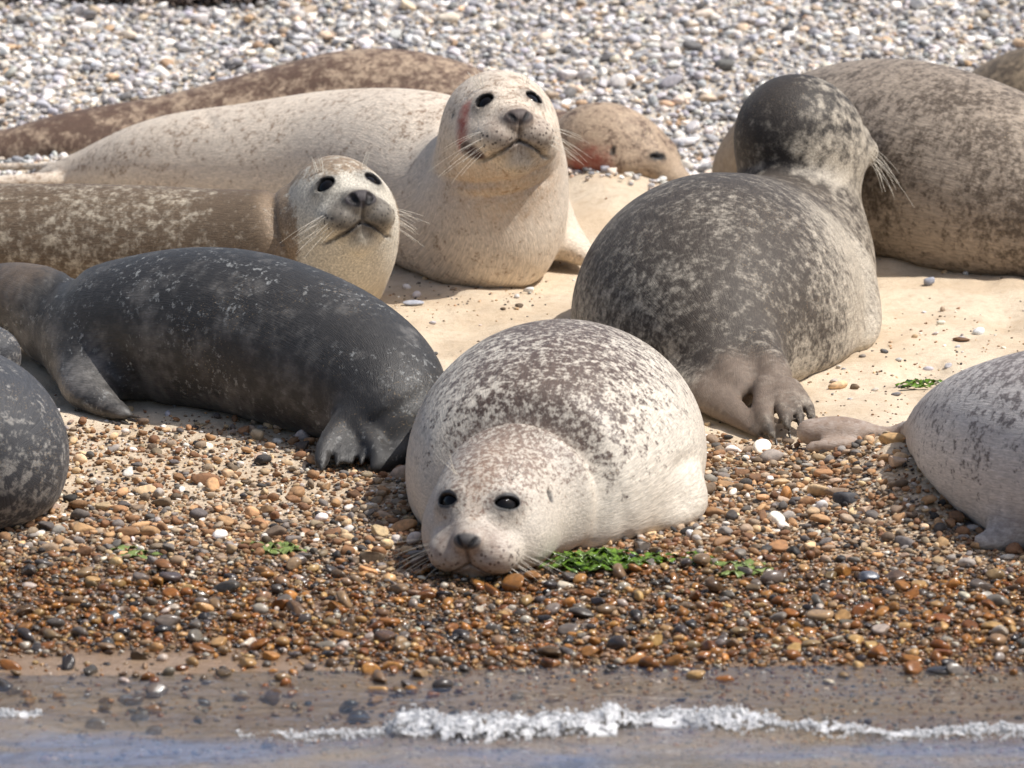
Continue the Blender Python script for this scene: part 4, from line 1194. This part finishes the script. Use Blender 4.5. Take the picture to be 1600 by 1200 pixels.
# 10 dark seal cut off by the left edge
coat10 = coat_mat('dark grey coat with pale rings', dict(light=lin(140, 136, 130), dark=lin(66, 66, 68), scale=46, dw=0.1, low=0.25, th=0.44, soft=0.07, streak=0.3, dirt=0.7))
seal10 = build_seal('dark grey seal with pale flecks cut off by the left edge',
    rows((-330, 560, 0.95, 40), (-290, 620, 0.80, 100), (-190, 690, 0.66, 155), (-90, 705, 0.56, 178), (-60, 710, 0.50, 168), (-40, 712, 0.42, 145)),
    coat10, None, fins=[dict(rows=rows((-120, 600, .85, 70), (-50, 560, .90, 62), (-12, 556, .88, 46)), k=0.08)],
    sz=0.95, h=0.010,
    extra_ov=lambda i: [(lin(150, 124, 98), 0.85 * sstep(1.1, 0.8, near(i, P(-10, 550, .95), 0.058)))])
# ------------------------------------------------------------------ seaweed
m_weed, nt, b = new_mat('green sea lettuce')
n = N(nt)
po = n.gen_pos()
n.set(b.inputs['Base Color'], n.mix(n.mr(n.noise(po, 90.0, 3.0), 0.3, 0.7), (0.022, 0.040, 0.006), (0.150, 0.270, 0.022)))
b.inputs['Roughness'].default_value = 0.18
b.inputs['Transmission Weight'].default_value = 0.0
b.inputs['Subsurface Weight'].default_value = 0.0
n.set(b.inputs['Normal'], n.bump(n.noise(po, 260.0, 2.0), 0.5, 0.002))
m_weed2, nt, b = new_mat('pale green weed')
n = N(nt)
n.set(b.inputs['Base Color'], n.mix(n.noise(n.gen_pos(), 120.0), (0.10, 0.17, 0.03), (0.26, 0.30, 0.10)))
b.inputs['Roughness'].default_value = 0.4
def weed(label, x0, x1, py, height, count, seed, mat, width=0.012):
    """ruffled fronds heaped between two photo points on the beach"""
    r = np.random.RandomState(seed)
    V, F = [], []
    for i in range(count):
        t = r.rand()
        g = G(x0 + (x1 - x0) * t, py + r.uniform(-10, 8))
        hump = math.sin(math.pi * min(max(0.12 + 0.8 * t, 0), 1)) ** 0.6
        a = r.uniform(-0.8, 0.8) + (math.pi if r.rand() < 0.4 else 0)
        L = r.uniform(0.022, 0.085); W = width * r.uniform(0.5, 1.3)
        d = np.array([math.cos(a), math.sin(a), 0.0]); q = np.array([-d[1], d[0], 0.0])
        z0 = float(ground(g[0], g[1])) + 0.004 + height * hump * r.rand()
        nu, nv = 9, 5; b0 = len(V); ph = r.uniform(0, 6.28, 4)
        for u in range(nu):
            s = u / (nu - 1.0); wd = W * math.sin(math.pi * (0.12 + 0.80 * s)) ** 0.7
            for v_ in range(nv):
                m = v_ / (nv - 1.0) * 2 - 1
                ruf = 0.8 * wd * abs(m) * math.sin(13 * s + ph[0] + 1.4 * m) + 0.15 * wd * math.sin(17 * s + ph[1])
                p = np.array([g[0], g[1], z0]) + d * L * (s - 0.5) + q * wd * m * (0.8 + 0.2 * math.sin(11 * s + ph[2]))
                p[2] += ruf + 0.010 * math.sin(math.pi * s) * (1 if height > 0.008 else 0.3) - 0.25 * wd * m * m
                V.append(p)
        for u in range(nu - 1):
            for v_ in range(nv - 1):
                k = b0 + u * nv + v_
                F.append((k, k + 1, k + nv + 1, k + nv))
    V = np.array(V); c0 = G(0.5 * (x0 + x1), py + 6)
    o = mesh_obj('seaweed', V - c0, np.array(F), mat)
    o.location = c0
    md = o.modifiers.new('thickness', 'SOLIDIFY'); md.thickness = 0.0007
    tag(o, label, 'seaweed', 'strands of green seaweed')
    return o
weed('bright green wet seaweed heap beside the whiskers of the spotted seal', 862, 995, 894, 0.016, 70, 1, m_weed, 0.0065)
weed('small bright green seaweed scrap right of the large green heap', 1005, 1050, 888, 0.003, 6, 2, m_weed, 0.008)
weed('small green seaweed tuft on the shingle right of the spotted seal', 1080, 1100, 884, 0.004, 5, 3, m_weed, 0.008)
weed('pale green weed lying flat on the wet shingle in front of the grey flippers', 1132, 1190, 900, 0.003, 8, 4, m_weed2, 0.008)
weed('little green seaweed shred on the dry sand left of the right-hand seal', 1420, 1462, 605, 0.003, 6, 5, m_weed, 0.006)
weed('light green weed scrap on the left shingle, nearer the spotted seal', 385, 462, 866, 0.003, 12, 6, m_weed2, 0.008)
weed('leftmost light green weed scrap on the shingle', 195, 240, 871, 0.003, 6, 7, m_weed2, 0.007)

# ------------------------------------------------------------------ stones that stand out
def stone(label, px, py, wpx, hpx, colr, wet, seed, yaw=0.0, tilt=0.0):
    v, f_ = pebble_shape(seed, 3)
    g = G(px, py + hpx * 0.35)
    s = wpx * mpp(g[1]) * 0.5
    zs = hpx / wpx / (np.ptp(v[:, 2]) / np.ptp(v[:, 0])) * 0.95
    o = mesh_obj('stone', v * np.array([1, 1, zs]), f_, m_peb1)
    o.location = (g[0], g[1] + s * 0.3, float(ground(g[0], g[1])) + hpx * mpp(g[1]) * 0.38)
    o.scale = (s,) * 3; o.rotation_euler = (0, tilt, yaw)
    o.color = (*[c_ for c_ in colr], wet)
    tag(o, label, 'stone', 'stones that stand out on the beach')
    return o
stone('rounded blue-black wet stone on the lower left shingle', 176, 965, 34, 26, lin(70, 76, 82), 0.9, 501, 0.3)
stone('dark angular stone right above the water on the left', 170, 1008, 32, 22, lin(58, 60, 62), 1.0, 502, 0.8)
stone('black oblong stone beside the round white stone', 1322, 793, 44, 22, lin(62, 62, 66), 0.4, 503, 0.1, 0.1)
stone('round white stone left of the black oblong stone', 1284, 797, 20, 22, lin(212, 208, 206), 0.1, 504, 0.2)
stone('tall amber stone standing in the shingle behind the white stone', 1228, 778, 25, 26, lin(176, 124, 72), 0.4, 505, 1.2)
stone('big brown-grey glossy stone in the wet shingle, right half', 1207, 907, 42, 28, lin(104, 92, 84), 1.0, 506, 0.4)
stone('smooth slate blue oval stone on the right wet shingle', 1357, 902, 38, 22, lin(96, 100, 110), 0.8, 507, 0.0)
stone('dark brown slanted stone beside the slate blue oval', 1400, 900, 40, 20, lin(96, 78, 66), 0.9, 508, 0.3, -0.3)
stone('long pale white stone behind the brown seal head', 1072, 217, 48, 15, lin(222, 220, 220), 0.0, 509, 0.1, -0.08)
stone('large pale stone in the far shingle at centre', 966, 120, 34, 24, lin(216, 212, 208), 0.0, 510, 0.4)
stone('blue-grey flat stone on the sand below the cream seal', 645, 473, 36, 9, lin(168, 172, 182), 0.0, 511, 0.1)
stone('small blue and tan stone on the sand by the drab seal', 1452, 434, 20, 16, lin(150, 154, 166), 0.0, 512, 0.6)
stone('dark pebble alone on the dry sand right of centre', 1335, 607, 18, 12, lin(112, 94, 76), 0.0, 513, 0.2)
stone('flat dark stone on the sand beside the right edge', 1502, 527, 34, 9, lin(112, 86, 66), 0.0, 514, 0.05)
stone('white shell-like stone by the right flank of the spotted seal', 1083, 845, 28, 16, lin(226, 224, 222), 0.3, 515, 0.5, 0.5)
stone('grey stone awash in the shallow water at left', 198, 1091, 26, 15, lin(120, 124, 128), 1.0, 516, 0.2)
stone('black wet stone in the shallows near the right edge', 1475, 1049, 54, 12, lin(52, 50, 50), 1.0, 517, 0.05)
m_dark_frond, nt, b = new_mat('dark fronds')
n = N(nt)
n.set(b.inputs['Base Color'], n.mix(n.noise(n.gen_pos(), 60.0), (0.02, 0.014, 0.010), (0.09, 0.055, 0.035)))
b.inputs['Roughness'].default_value = 0.6
w_ = weed('dark line of ruffled fronds at the top left edge of the shingle', -60, 420, 0, 0.012, 170, 9, m_dark_frond, 0.012)  # dark fronds laid in a line along the top left edge
